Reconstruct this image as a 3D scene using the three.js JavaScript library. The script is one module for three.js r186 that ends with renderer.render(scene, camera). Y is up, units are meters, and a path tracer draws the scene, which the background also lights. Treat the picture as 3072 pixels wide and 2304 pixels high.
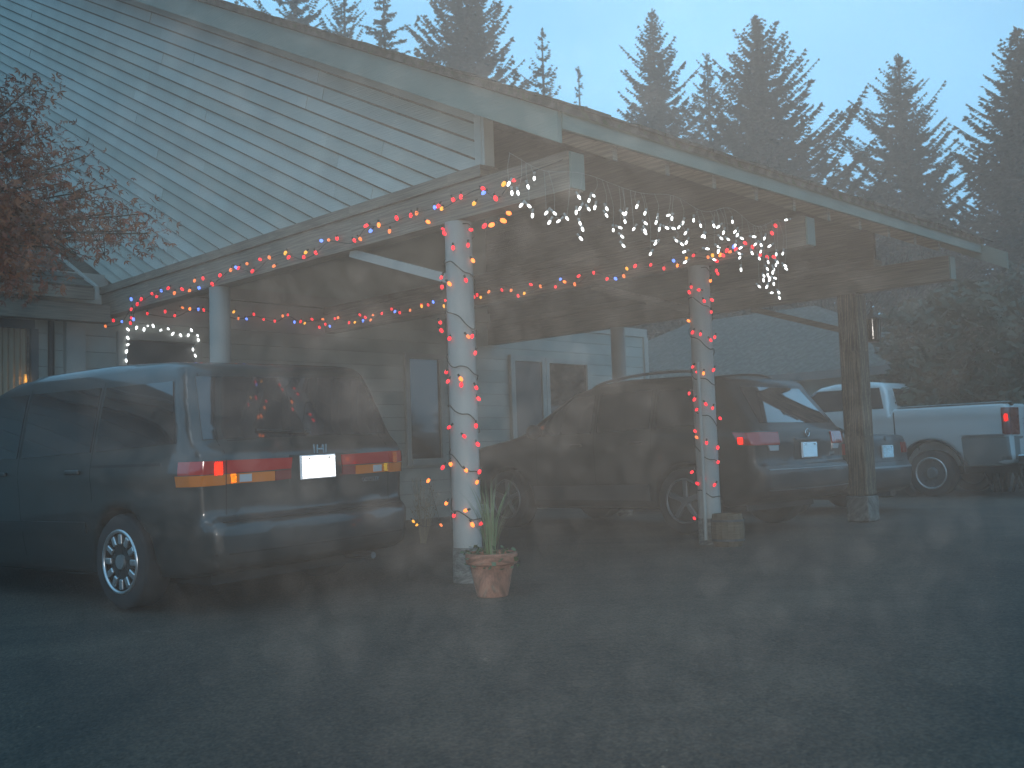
import * as THREE from 'three';
import { mergeGeometries } from 'three/addons/utils/BufferGeometryUtils.js';
import { RoundedBoxGeometry } from 'three/addons/geometries/RoundedBoxGeometry.js';
import { TextGeometry } from 'three/addons/geometries/TextGeometry.js';
import { FontLoader } from 'three/addons/loaders/FontLoader.js';
import { ImprovedNoise } from 'three/addons/math/ImprovedNoise.js';

// ---------------------------------------------------------------- camera, sky, light, exposure
const scene = new THREE.Scene();
const EYE = new THREE.Vector3(-5.2, 0.93, 5.697);
const camera = new THREE.PerspectiveCamera(41.01, 4 / 3, 0.02, 600);
camera.position.copy(EYE);
camera.rotation.set(0.0676, -0.7877, -0.0335, 'YXZ');
camera.updateMatrixWorld(true);

const perlin = new ImprovedNoise();
function fbm(x, y, z, n = 4) { let a = 0, s = 1, t = 0; for (let i = 0; i < n; i++) { a += s * perlin.noise(x, y, z); t += s; s *= 0.5; x *= 2.03; y *= 2.03; z *= 2.03; } return a / t; }
{ // dusk sky: even blue overcast, thin soft cloud everywhere
  const W = 256, H = 128, d = new Float32Array(W * H * 4);
  for (let j = 0; j < H; j++) for (let i = 0; i < W; i++) {
    const el = ((j + 0.5) / H - 0.5) * Math.PI, az = (i + 0.5) / W * 2 * Math.PI;
    const x = Math.cos(el) * Math.cos(az), y = Math.sin(el), z = Math.cos(el) * Math.sin(az);
    const c = fbm(x * 2.2 + 5, y * 4.5, z * 2.2, 5) * 0.5 + fbm(x * 6, y * 9, z * 6 + 3, 3) * 0.2;
    const g = 1 + c * 0.65, w = 0.5 + c * 0.9, o = (j * W + i) * 4;
    d[o] = (0.225 + 0.12 * w) * g; d[o + 1] = (0.65 + 0.10 * w) * g; d[o + 2] = (1.06 + 0.05 * w) * g; d[o + 3] = 1;
  }
  const t = new THREE.DataTexture(d, W, H, THREE.RGBAFormat, THREE.FloatType);
  t.mapping = THREE.EquirectangularReflectionMapping; t.magFilter = t.minFilter = THREE.LinearFilter; t.needsUpdate = true;
  scene.background = t; scene.environment = t;
}
const sun = new THREE.DirectionalLight(new THREE.Color(0.85, 0.93, 1.0), 0.25);   // what is left of the day, behind cloud
sun.position.set(-20, 30, 14); sun.castShadow = true; sun.shadow.radius = 40;
Object.assign(sun.shadow.camera, { left: -25, right: 25, top: 25, bottom: -25, near: 1, far: 90 });
sun.shadow.mapSize.set(2048, 2048);
scene.add(sun, sun.target);
// the flash that went off beside the lens: it whitens the posts, the plates and the mist in front of them
const flash = new THREE.SpotLight(new THREE.Color().setRGB(1.0, 0.92, 0.84), 50, 0, 0.66, 0.8, 2);
{ const up = new THREE.Vector3(0, 1, 0).applyQuaternion(camera.quaternion), fw = new THREE.Vector3(0, 0, -1).applyQuaternion(camera.quaternion), rt = new THREE.Vector3(1, 0, 0).applyQuaternion(camera.quaternion);
  flash.position.copy(EYE).addScaledVector(up, 0.085).addScaledVector(rt, 0.03); flash.target.position.copy(flash.position).addScaledVector(fw, 10).addScaledVector(up, 0.25).addScaledVector(rt, 0.1);
  flash.castShadow = true; flash.shadow.radius = 0.6; flash.shadow.mapSize.set(2048, 2048); scene.add(flash, flash.target); }
scene.fog = new THREE.FogExp2(new THREE.Color().setRGB(1.0, 0.975, 0.92), 0.0046);
const renderer = new THREE.WebGLRenderer({ antialias: true });
renderer.toneMapping = THREE.LinearToneMapping;
renderer.toneMappingExposure = 1.0;
renderer.shadowMap.enabled = true;

// ---------------------------------------------------------------- helpers
let seed = 7;
const rnd = () => { seed = (seed + 0x6d2b79f5) | 0; let t = Math.imul(seed ^ (seed >>> 15), 1 | seed); t = (t + Math.imul(t ^ (t >>> 7), 61 | t)) ^ t; return ((t ^ (t >>> 14)) >>> 0) / 4294967296; };
const rr = (a, b) => a + (b - a) * rnd();
const V = (x, y, z) => new THREE.Vector3(x, y, z);
const taken = new Map();
function numbered(n) { const k = taken.get(n) || 0; taken.set(n, k + 1); return k ? n + '_' + String(k).padStart(3, '0') : n; }
function mesh(name, geo, m, parent) {
  const o = new THREE.Mesh(geo, m); o.name = parent ? name : numbered(name); o.castShadow = o.receiveShadow = true; (parent || scene).add(o); return o;
}
function thing(name, label, category, pos = [0, 0, 0], group) {
  const o = new THREE.Group(); o.name = numbered(name); o.position.set(...pos); o.userData = { label, category }; if (group) o.userData.group = group; scene.add(o); return o;
}
function tag(o, label, category, group, kind) { o.userData = { label, category }; if (group) o.userData.group = group; if (kind) o.userData.kind = kind; return o; }
function structure(o, label) { o.userData.kind = 'structure'; if (label) o.userData.label = label; return o; }
// a pixel of the 3072 x 2304 photograph as a ray; a plane that the thing touches gives its distance
const FPX = 3080.4;
function ray(u, v) { return V((u - 1536) / FPX, -(v - 1152) / FPX, -1).applyQuaternion(camera.quaternion); }
function on(u, v, axis, val) { const d = ray(u, v); return EYE.clone().addScaledVector(d, (val - EYE[axis]) / d[axis]); }
function far(u, v, dist) { const d = ray(u, v), h = Math.hypot(d.x, d.z); return EYE.clone().addScaledVector(d, dist / h); }
const groundY = (x) => (x < 0 ? 0.035 * Math.max(x, -12) : 0);

function tex(n, fn, srgb = true, m = n) {
  const d = new Uint8Array(n * m * 4);
  for (let j = 0; j < m; j++) for (let i = 0; i < n; i++) { const c = fn(i / n, j / m); for (let k = 0; k < 3; k++) d[(j * n + i) * 4 + k] = Math.max(0, Math.min(255, c[k] * 255)); d[(j * n + i) * 4 + 3] = 255; }
  const t = new THREE.DataTexture(d, n, m); t.wrapS = t.wrapT = THREE.RepeatWrapping; t.magFilter = THREE.LinearFilter; t.minFilter = THREE.LinearMipmapLinearFilter; if (srgb) t.colorSpace = THREE.SRGBColorSpace; t.needsUpdate = true; return t;
}
// noise that tiles over the unit square
const tn = (u, v, f, z = 0) => { const a = u * 2 * Math.PI, b = v * 2 * Math.PI, r = f / 6.283; return perlin.noise(Math.cos(a) * r + 9 + z, Math.sin(a) * r + Math.cos(b) * r, Math.sin(b) * r + z * 3.1); };
const grey = (v) => [v, v, v];
const hash = (i, j) => { const s = Math.sin(i * 127.1 + j * 311.7) * 43758.5453; return s - Math.floor(s); };
const T = {
  asphalt: tex(1024, (u, v) => { const i = Math.floor(u * 1024), j = Math.floor(v * 1024), g = hash(i >> 1, j >> 1) * 0.5 + hash(i, j) * 0.5, p = tn(u, v, 6) * 0.5 + tn(u, v, 19, 2) * 0.35; const k = 0.70 + (g - 0.5) * 0.8 + p * 0.34 + (hash(i, j + 77) > 0.992 ? 0.3 : 0); return [k, k * 0.985, k * 0.95]; }),
  asphaltBump: tex(512, (u, v) => { const i = Math.floor(u * 512), j = Math.floor(v * 512); return grey(0.5 + (hash(i, j) - 0.5) * 0.6 + tn(u, v, 40, 4) * 0.3); }, false),
  wood: tex(512, (u, v) => { const g = tn(u * 0.999, v, 3) * 0.3 + perlin.noise(u * 4, Math.sin(v * 6.283) * 22, Math.cos(v * 6.283) * 22) * 0.35 + perlin.noise(u * 9, Math.sin(v * 6.283) * 70, Math.cos(v * 6.283) * 70) * 0.25; const k = 0.8 + g * 0.5; return [k, k * 0.98, k * 0.95]; }),
  grain: tex(512, (u, v) => grey(0.5 + perlin.noise(u * 5, Math.sin(v * 6.283) * 40, Math.cos(v * 6.283) * 40) * 0.5), false),
  paint: tex(512, (u, v) => { const k = 0.93 + tn(u, v, 5) * 0.06 + (hash(Math.floor(u * 512), Math.floor(v * 512)) - 0.5) * 0.05; return [k, k, k * 0.99]; }),
  shingle: tex(512, (u, v) => { const i = Math.floor(u * 512), j = Math.floor(v * 512); const k = 0.75 + (hash(i >> 1, j >> 1) - 0.5) * 0.5 + tn(u, v, 10, 5) * 0.35; const moss = Math.max(0, tn(u, v, 22, 9) - 0.12) * 0.8; return [k - moss * 0.25, k + moss * 0.1, k - moss * 0.35]; }),
  clay: tex(256, (u, v) => { const k = 0.85 + tn(u, v, 7) * 0.3 + tn(u, v, 30, 2) * 0.15, s = Math.max(0, tn(u, v, 11, 6) - 0.15); return [k, k * 0.97 + s * 0.3, k * 0.95 + s * 0.4]; }),
  bark: tex(256, (u, v) => grey(0.6 + perlin.noise(Math.cos(u * 6.283) * 6, v * 3, Math.sin(u * 6.283) * 6) * 0.55 + tn(u, v, 40) * 0.2)),
  dirt: tex(512, (u, v) => { const k = 0.85 + tn(u, v, 9) * 0.25 + tn(u, v, 33, 1) * 0.2; return grey(k); }),
};
const rep = (t, a, b = a) => { const c = t.clone(); c.repeat.set(a, b); c.needsUpdate = true; return c; };
const lin = (r, g, b) => new THREE.Color().setRGB(r, g, b);
const M = (r, g, b, o = {}) => new THREE.MeshStandardMaterial({ color: lin(r, g, b), roughness: 0.8, side: THREE.DoubleSide, ...o });
const P = (r, g, b, o = {}) => new THREE.MeshPhysicalMaterial({ color: lin(r, g, b), roughness: 0.5, side: THREE.DoubleSide, ...o });
const mat = {
  ground: M(0.082, 0.058, 0.041, { map: rep(T.asphalt, 0.17), bumpMap: rep(T.asphaltBump, 0.3), bumpScale: 0.012, roughness: 0.9 }),
  siding: [0, 1, 2, 3, 4].map((k) => M(0.36 - k * 0.018, 0.385 - k * 0.018, 0.365 - k * 0.02, { map: rep(T.paint, 0.6), bumpMap: rep(T.grain, 0.7), bumpScale: 0.002, roughness: 0.7 })),
  houseBoard: [0, 1].map((k) => M(0.34 - k * 0.018, 0.365 - k * 0.018, 0.345 - k * 0.02, { map: rep(T.paint, 0.5), roughness: 0.75 })),
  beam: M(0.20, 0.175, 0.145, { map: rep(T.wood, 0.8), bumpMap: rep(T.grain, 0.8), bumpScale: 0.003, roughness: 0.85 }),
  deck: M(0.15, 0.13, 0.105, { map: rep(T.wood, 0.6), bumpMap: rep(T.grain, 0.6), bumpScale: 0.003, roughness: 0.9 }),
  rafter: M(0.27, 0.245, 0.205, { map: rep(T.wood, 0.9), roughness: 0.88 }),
  fascia: M(0.135, 0.185, 0.165, { map: rep(T.paint, 0.7), bumpMap: rep(T.grain, 0.6), bumpScale: 0.002, roughness: 0.75 }),
  shingle: M(0.10, 0.09, 0.075, { map: rep(T.shingle, 1.2), roughness: 0.95 }),
  greyRoof: M(0.085, 0.10, 0.095, { map: rep(T.shingle, 0.9), roughness: 0.9 }),
  white: M(0.30, 0.30, 0.285, { map: rep(T.paint, 0.9), bumpMap: rep(T.grain, 0.5), bumpScale: 0.001, roughness: 0.6 }),
  trim: M(0.33, 0.33, 0.31, { map: rep(T.paint, 0.8), roughness: 0.6 }),
  pier: M(0.17, 0.17, 0.155, { map: rep(T.dirt, 1.2), roughness: 0.95 }),
  logpost: M(0.24, 0.19, 0.135, { map: rep(T.bark, 2, 1), roughness: 0.95 }),
  door: M(0.10, 0.10, 0.10, { map: rep(T.paint, 0.8), roughness: 0.6 }),
  darkGlass: P(0.012, 0.014, 0.016, { roughness: 0.06, clearcoat: 1, clearcoatRoughness: 0.04 }),
  clay: M(0.30, 0.135, 0.085, { map: rep(T.clay, 2), roughness: 0.85 }),
  soil: M(0.04, 0.03, 0.022), barrel: M(0.16, 0.115, 0.075, { map: rep(T.wood, 2), roughness: 0.9 }), hoop: M(0.09, 0.085, 0.08, { roughness: 0.6, metalness: 0.6 }),
  rubber: M(0.018, 0.018, 0.019, { roughness: 0.9 }), black: M(0.012, 0.012, 0.012, { roughness: 0.6 }), seam: M(0.006, 0.006, 0.006, { roughness: 0.9 }),
  chrome: M(0.72, 0.73, 0.74, { metalness: 1, roughness: 0.16 }), alloy: M(0.55, 0.56, 0.57, { metalness: 0.9, roughness: 0.3 }), dullAlloy: M(0.2, 0.205, 0.21, { metalness: 0.8, roughness: 0.45 }),
  redLens: P(0.36, 0.012, 0.012, { roughness: 0.12, clearcoat: 1 }), amberLens: P(0.50, 0.13, 0.01, { roughness: 0.12, clearcoat: 1 }), clearLens: P(0.5, 0.52, 0.54, { roughness: 0.15, clearcoat: 1, metalness: 0.3 }),
  retroWhite: M(0.93, 0.94, 0.95, { metalness: 1, roughness: 0.17 }), retroRed: M(0.95, 0.16, 0.03, { metalness: 1, roughness: 0.17 }), retroAmber: M(0.95, 0.45, 0.03, { metalness: 1, roughness: 0.17 }),
  plate: M(0.78, 0.79, 0.80, { roughness: 0.4 }),
  wire: M(0.012, 0.02, 0.014, { roughness: 0.7 }), paleWire: M(0.22, 0.23, 0.22, { roughness: 0.6 }), whiteWire: M(0.55, 0.57, 0.56, { roughness: 0.6 }),
  leafDark: M(0.030, 0.045, 0.028, { roughness: 0.8 }), needle: M(0.022, 0.034, 0.026, { roughness: 0.9 }), needle2: M(0.030, 0.044, 0.032, { roughness: 0.9 }), pine: M(0.034, 0.046, 0.036, { roughness: 0.9 }),
  bark: M(0.06, 0.05, 0.04, { map: rep(T.bark, 3, 2), roughness: 1 }), paleLeaf: M(0.36, 0.44, 0.44, { roughness: 0.7 }),
  maple: [M(0.15, 0.045, 0.027, { roughness: 0.8 }), M(0.17, 0.065, 0.03, { roughness: 0.8 }), M(0.09, 0.04, 0.026, { roughness: 0.8 })],
  blade: M(0.10, 0.15, 0.065, { roughness: 0.6 }), dryBlade: M(0.15, 0.13, 0.08, { roughness: 0.7 }), ivy: M(0.05, 0.085, 0.035, { roughness: 0.6 }),
};
const glow = (r, g, b) => new THREE.MeshStandardMaterial({ color: lin(r * 0.2, g * 0.2, b * 0.2), emissive: lin(1, 1, 1).setRGB(Math.min(r, 1), Math.min(g, 1), Math.min(b, 1)), emissiveIntensity: 1, roughness: 0.4 });
const bulbMat = { r: glow(1, 0.025, 0.04), R: glow(1, 0.012, 0.03), o: glow(1, 0.22, 0.06), y: glow(1, 0.42, 0.04), Y: glow(1, 0.2, 0.03), b: glow(0.12, 0.25, 1), w: glow(0.95, 1, 1) };
const boost = { r: 1.7, R: 1.9, o: 1.3, y: 1.4, Y: 2.6, b: 2.0, w: 3.2 };
for (const k in bulbMat) bulbMat[k].emissiveIntensity = boost[k];

// uv in metres by the dominant axis of each face
function uvBox(g) {
  g = g.index ? g.toNonIndexed() : g; if (!g.attributes.normal) g.computeVertexNormals();
  const p = g.attributes.position, uv = new Float32Array(p.count * 2), a = V(), b = V(), c = V();
  for (let i = 0; i < p.count; i += 3) {
    a.fromBufferAttribute(p, i); b.fromBufferAttribute(p, i + 1); c.fromBufferAttribute(p, i + 2);
    const n = b.clone().sub(a).cross(c.clone().sub(a)), ax = Math.abs(n.x), ay = Math.abs(n.y), az = Math.abs(n.z);
    [a, b, c].forEach((q, k) => { const [s, t] = ax >= ay && ax >= az ? [q.z, q.y] : ay >= az ? [q.z, q.x] : [q.x, q.y]; uv[(i + k) * 2] = s; uv[(i + k) * 2 + 1] = t; });
  }
  g.setAttribute('uv', new THREE.BufferAttribute(uv, 2)); return g;
}
const strip = (g) => { const o = g.index ? g.toNonIndexed() : g.clone(); for (const k of Object.keys(o.attributes)) if (!['position', 'normal', 'uv'].includes(k)) o.deleteAttribute(k); if (!o.attributes.normal) o.computeVertexNormals(); if (!o.attributes.uv) uvBox(o); return o; };
const merge = (l) => mergeGeometries(l.map(strip));
function box(x0, y0, z0, x1, y1, z1, r = 0) {
  const g = r ? new RoundedBoxGeometry(Math.abs(x1 - x0), Math.abs(y1 - y0), Math.abs(z1 - z0), 1, r) : new THREE.BoxGeometry(Math.abs(x1 - x0), Math.abs(y1 - y0), Math.abs(z1 - z0));
  g.translate((x0 + x1) / 2, (y0 + y1) / 2, (z0 + z1) / 2); return uvBox(g);
}
function bar(a, b, w, h) { // a straight bar between two points
  const d = b.clone().sub(a), g = new THREE.BoxGeometry(w, h, d.length()); const q = new THREE.Quaternion().setFromRotationMatrix(new THREE.Matrix4().lookAt(b, a, Math.abs(d.y) > d.length() * 0.98 ? V(1, 0, 0) : V(0, 1, 0)));
  g.applyQuaternion(q); g.translate((a.x + b.x) / 2, (a.y + b.y) / 2, (a.z + b.z) / 2); return uvBox(g);
}
function tube(pts, r, seg = 0, rs = 5) { return new THREE.TubeGeometry(new THREE.CatmullRomCurve3(pts), seg || pts.length * 3, r, rs); }
function cyl(r0, r1, h, n = 20, open = false) { return new THREE.CylinderGeometry(r1, r0, h, n, 1, open).translate(0, h / 2, 0); }
// prism: polygon (list of [z, y]) extruded from x0 to x1
function prismX(poly, x0, x1) {
  const s = new THREE.Shape(poly.map(([z, y]) => new THREE.Vector2(z, y))), g = new THREE.ExtrudeGeometry(s, { depth: Math.abs(x1 - x0), bevelEnabled: false });
  g.applyMatrix4(new THREE.Matrix4().makeBasis(V(0, 0, 1), V(0, 1, 0), V(-1, 0, 0))); g.translate(Math.max(x0, x1), 0, 0); return uvBox(g);
}
function tris(list) { const g = new THREE.BufferGeometry(); g.setAttribute('position', new THREE.BufferAttribute(new Float32Array(list), 3)); g.computeVertexNormals(); return g; }

// ---------------------------------------------------------------- ground
{
  const n = 90, g = new THREE.PlaneGeometry(1, 1, n, n), p = g.attributes.position, uv = g.attributes.uv;
  const w = (t) => Math.sign(t) * Math.pow(Math.abs(t) * 2, 2.2) * 75;
  for (let i = 0; i < p.count; i++) { const x = w(p.getX(i)) + 4, z = -w(p.getY(i)) - 8; const dip = 0.015 * perlin.noise(x * 0.5, 0, z * 0.5) * (Math.abs(x) < 20 ? 1 : 0); p.setXYZ(i, x, groundY(x) + dip * (x < -0.4 ? 1 : 0.2) - 0.004, z); uv.setXY(i, x, z); }
  g.computeVertexNormals();
  structure(mesh('ground', g, mat.ground), 'dark wet asphalt driveway and yard');
  // fallen needles and small leaves
  const bits = [];
  for (let i = 0; i < 700; i++) {
    const x = rr(-5.2, 5), z = rr(-0.5, 5.2), s = rr(0.002, 0.006), l = s * rr(1, 4), a = rnd() * 6.28, y = groundY(x) + 0.014, c = Math.cos(a), q = Math.sin(a);
    if (Math.hypot(x - EYE.x, z - EYE.z) < 1.6) continue;
    bits.push(x - c * l, y, z - q * l, x + c * l, y + rr(0, 0.008), z + q * l, x - q * s, y + 0.004, z + c * s);
  }
  const lit = mesh('leaf_litter', tris(bits), M(0.13, 0.105, 0.075)); lit.userData = { label: 'tiny fallen needles and leaf bits scattered over the driveway', kind: 'stuff' };
}

// ---------------------------------------------------------------- carport
const SL = 0.5, C_TOP = 3.87;             // roof: y + SL * z = constant; the eave is on the camera's side
const W2 = 3.158, W3 = 6.31, HB = 2.69, BEAM_END = 1.2, WALL = -6.2, EAVE = 1.31, XR0 = -0.31, XR1 = 6.85;
const carport = thing('carport', 'open carport with round white posts, heavy beams and diagonal pale board gable', 'carport');
{
  const yAt = (c, z) => c - SL * z;
  // columns
  const col = (x, z, withPipe) => {
    const gy = groundY(x), g = mesh('column', new THREE.CylinderGeometry(0.103, 0.107, HB - 0.25 - gy, 28).translate(x, (HB + 0.25 + gy) / 2, z), mat.white, carport);
    mesh('concrete_pier', new THREE.CylinderGeometry(0.112, 0.118, 0.3, 26).translate(x, gy + 0.10, z), mat.pier, g);
    if (withPipe) mesh('downpipe', tube([V(x - 0.125, 1.75, z + 0.03), V(x - 0.13, 1.0, z + 0.035), V(x - 0.135, 0.05, z + 0.04)], 0.018, 12, 8), mat.trim, g);
    return g;
  };
  col(0, 0); col(W2, 0, true); col(0, -3.58); 
  const post = mesh('timber_post', box(W3 - 0.13, 0.3, -0.13, W3 + 0.13, HB, 0.13, 0.03), mat.logpost, carport); post.userData.label = 'rough brown timber post';
  mesh('concrete_pier', box(W3 - 0.14, 0, -0.14, W3 + 0.14, 0.298, 0.14, 0.02), mat.pier, post);
  for (const x of [W2, W3]) col(x, -3.58);
  // beams run back to the house; the ends show toward the drive
  for (const x of [0, W2, W3]) {
    const b = mesh('beam', box(x - 0.075, HB, WALL, x + 0.075, HB + 0.27, BEAM_END, 0.006), mat.beam, carport);
    mesh('beam_cap', box(x - 0.095, HB + 0.272, WALL, x + 0.095, HB + 0.36, 0.36, 0.004), mat.beam, b);
    mesh('end_board', box(x - 0.07, HB + 0.01, BEAM_END + 0.001, x + 0.07, HB + 0.26, BEAM_END + 0.02, 0.004), mat.fascia, b);
    const zb = -1.35; mesh('knee_brace', bar(V(x, HB - 0.42, x === W3 ? -0.12 : -0.09), V(x, HB - 0.01, zb), 0.05, 0.07), x ? mat.beam : mat.trim, carport);
  }
  // gable boards parallel to the rake
  const c0 = 0.06, c1 = 3.665, h = 0.138, zR = 0.33, yB = HB + 0.365, zL = -11.5, gable = new THREE.Group(); gable.name = 'gable_wall'; carport.add(gable);
  const clip = (lo, hi) => { // polygon of the strip lo <= y + SL z <= hi inside the wall
    let poly = [[zL, yAt(lo, zL)], [zR + 5, yAt(lo, zR + 5)], [zR + 5, yAt(hi, zR + 5)], [zL, yAt(hi, zL)]];
    const cut = (f) => { const o = []; for (let i = 0; i < poly.length; i++) { const a = poly[i], b = poly[(i + 1) % poly.length], fa = f(a), fb = f(b); if (fa >= 0) o.push(a); if ((fa >= 0) !== (fb >= 0)) { const t = fa / (fa - fb); o.push([a[0] + (b[0] - a[0]) * t, a[1] + (b[1] - a[1]) * t]); } } poly = o; };
    cut((p) => p[1] - yB); cut((p) => zR - p[0]); return poly;
  };
  let k = 0;
  for (let c = c0; c < c1 - 0.02; c += h, k++) {
    const lo = c + 0.019 + rr(-0.002, 0.002), hi = Math.min(c + h, c1), whole = clip(lo, hi); if (whole.length < 3) continue;
    const cuts = [zL, rr(-8.6, -7.2), rr(-5.4, -3.6), rr(-2.2, -0.7), zR + 1];
    for (let q = 0; q < 4; q++) { // each length of board
      let poly = whole; const keep = (f) => { const o = []; for (let i = 0; i < poly.length; i++) { const p = poly[i], r = poly[(i + 1) % poly.length], fa = f(p), fb = f(r); if (fa >= 0) o.push(p); if ((fa >= 0) !== (fb >= 0)) { const t = fa / (fa - fb); o.push([p[0] + (r[0] - p[0]) * t, p[1] + (r[1] - p[1]) * t]); } } poly = o; };
      keep((p) => p[0] - cuts[q] - 0.0025); keep((p) => cuts[q + 1] - p[0]); if (poly.length < 3) continue;
      const pos = [], back = 0.0, out = rr(0, 0.004), bow = rr(-0.003, 0.003), X = ([z, y]) => -0.010 - out - 0.03 * (1 - (y + SL * z - lo) / h) + bow * Math.sin(z * 1.3 + k);
      const front = poly.map((p) => [X(p), p[1], p[0]]), rear = poly.map((p) => [back, p[1], p[0]]);
      for (let i = 1; i < poly.length - 1; i++) pos.push(...front[0], ...front[i], ...front[i + 1]);
      for (let i = 0; i < poly.length; i++) { const j = (i + 1) % poly.length; pos.push(...front[i], ...rear[i], ...rear[j], ...front[i], ...rear[j], ...front[j]); }
      mesh('siding_board', uvBox(tris(pos)), mat.siding[Math.floor(rnd() * 5)], gable);
    }
  }
  mesh('backing_panel', prismX([[zL, yB], [zR, yB], [zR, yAt(c1, zR)], [zL, yAt(c1, zL)]], 0.004, 0.05), mat.deck, gable);
  mesh('corner_board', box(-0.045, yB, zR + 0.003, 0.055, yAt(c1, zR) + 0.0, zR + 0.03), mat.siding[0], gable);
  mesh('corner_board', box(-0.048, yB + 0.001, zR - 0.07, -0.033, yAt(c1, zR) + 0.02, zR + 0.002), mat.siding[1], gable);
  mesh('rake_trim', prismX([[zL, yAt(c1 - 0.06, zL)], [zR, yAt(c1 - 0.06, zR)], [zR, yAt(c1, zR)], [zL, yAt(c1, zL)]], -0.034, -0.056), mat.siding[1], gable);
  // far gable, seen from inside
  mesh('far_gable_panel', prismX([[zL, yB], [zR, yB], [zR, yAt(c1, zR)], [zL, yAt(c1, zL)]], W3 - 0.03, W3 + 0.03), mat.deck, carport);
  // roof deck of planks, rafters, fascia, shingles
  const zT = -12.5, D0 = C_TOP - 0.10;
  const roof = new THREE.Group(); roof.name = 'roof'; carport.add(roof);
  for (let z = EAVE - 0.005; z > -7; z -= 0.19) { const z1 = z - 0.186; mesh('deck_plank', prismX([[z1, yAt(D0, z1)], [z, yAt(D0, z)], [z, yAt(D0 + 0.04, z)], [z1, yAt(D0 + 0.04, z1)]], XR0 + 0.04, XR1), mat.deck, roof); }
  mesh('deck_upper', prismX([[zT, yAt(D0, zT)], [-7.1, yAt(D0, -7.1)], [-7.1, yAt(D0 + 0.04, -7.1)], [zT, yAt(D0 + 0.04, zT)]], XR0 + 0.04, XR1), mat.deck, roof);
  mesh('shingle_layer', prismX([[zT, yAt(D0 + 0.045, zT)], [EAVE + 0.05, yAt(D0 + 0.045, EAVE + 0.05)], [EAVE + 0.05, yAt(C_TOP, EAVE + 0.05)], [zT, yAt(C_TOP, zT)]], XR0 - 0.03, XR1 + 0.05), mat.shingle, roof);
  // ragged shingle edges along rake and eave
  for (let i = 0; i < 62; i++) { const z = EAVE + 0.06 - i * 0.2; mesh('edge_shingle', prismX([[z - 0.19, yAt(C_TOP + 0.002, z - 0.19)], [z, yAt(C_TOP + 0.002, z)], [z, yAt(C_TOP + rr(0.014, 0.024), z)], [z - 0.19, yAt(C_TOP + 0.008, z - 0.19)]], XR0 - rr(0.035, 0.05), XR0 + 0.2), mat.shingle, roof); }
  for (let x = XR0; x < XR1; x += 0.3) { const z = EAVE + rr(0.055, 0.075); mesh('edge_shingle', prismX([[z - 0.2, yAt(C_TOP + 0.002, z - 0.2)], [z, yAt(C_TOP + 0.002, z)], [z, yAt(C_TOP + rr(0.016, 0.03), z)], [z - 0.2, yAt(C_TOP + 0.008, z - 0.2)]], x + 0.22, x + 0.22 + 0.285), mat.shingle, roof); }
  for (let x = 0.33; x < W3; x += 0.61) mesh('rafter', prismX([[-6.15, yAt(D0 - 0.19, -6.15)], [EAVE - 0.03, yAt(D0 - 0.19, EAVE - 0.03)], [EAVE - 0.03, yAt(D0 - 0.002, EAVE - 0.03)], [-6.15, yAt(D0 - 0.002, -6.15)]], x - 0.025, x + 0.025), mat.rafter, carport);
  mesh('rake_fascia', prismX([[zT, yAt(C_TOP - 0.27, zT)], [EAVE + 0.02, yAt(C_TOP - 0.27, EAVE + 0.02)], [EAVE + 0.02, yAt(C_TOP - 0.062, EAVE + 0.02)], [zT, yAt(C_TOP - 0.062, zT)]], XR0, XR0 + 0.035), mat.fascia, carport);
  mesh('rake_fascia', prismX([[zT, yAt(C_TOP - 0.25, zT)], [EAVE + 0.3, yAt(C_TOP - 0.25, EAVE + 0.3)], [EAVE + 0.3, yAt(C_TOP - 0.062, EAVE + 0.3)], [zT, yAt(C_TOP - 0.062, zT)]], XR1 + 0.004, XR1 + 0.035), mat.fascia, carport);
  const ef = C_TOP - SL * EAVE; 
  mesh('eave_fascia', box(XR0 + 0.037, ef - 0.185, EAVE, XR1 + 0.002, ef - 0.058, EAVE + 0.03, 0.003), mat.fascia, carport);
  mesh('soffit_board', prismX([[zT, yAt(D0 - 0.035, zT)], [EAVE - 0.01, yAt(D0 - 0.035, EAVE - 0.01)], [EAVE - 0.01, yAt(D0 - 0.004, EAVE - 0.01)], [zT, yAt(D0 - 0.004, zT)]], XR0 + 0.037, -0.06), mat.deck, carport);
  mesh('ridge_purlin', box(0.06, yAt(D0 - 0.40, -3.6), -3.67, W3 - 0.04, yAt(D0 - 0.22, -3.6), -3.53), mat.rafter, carport);
}

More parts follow.
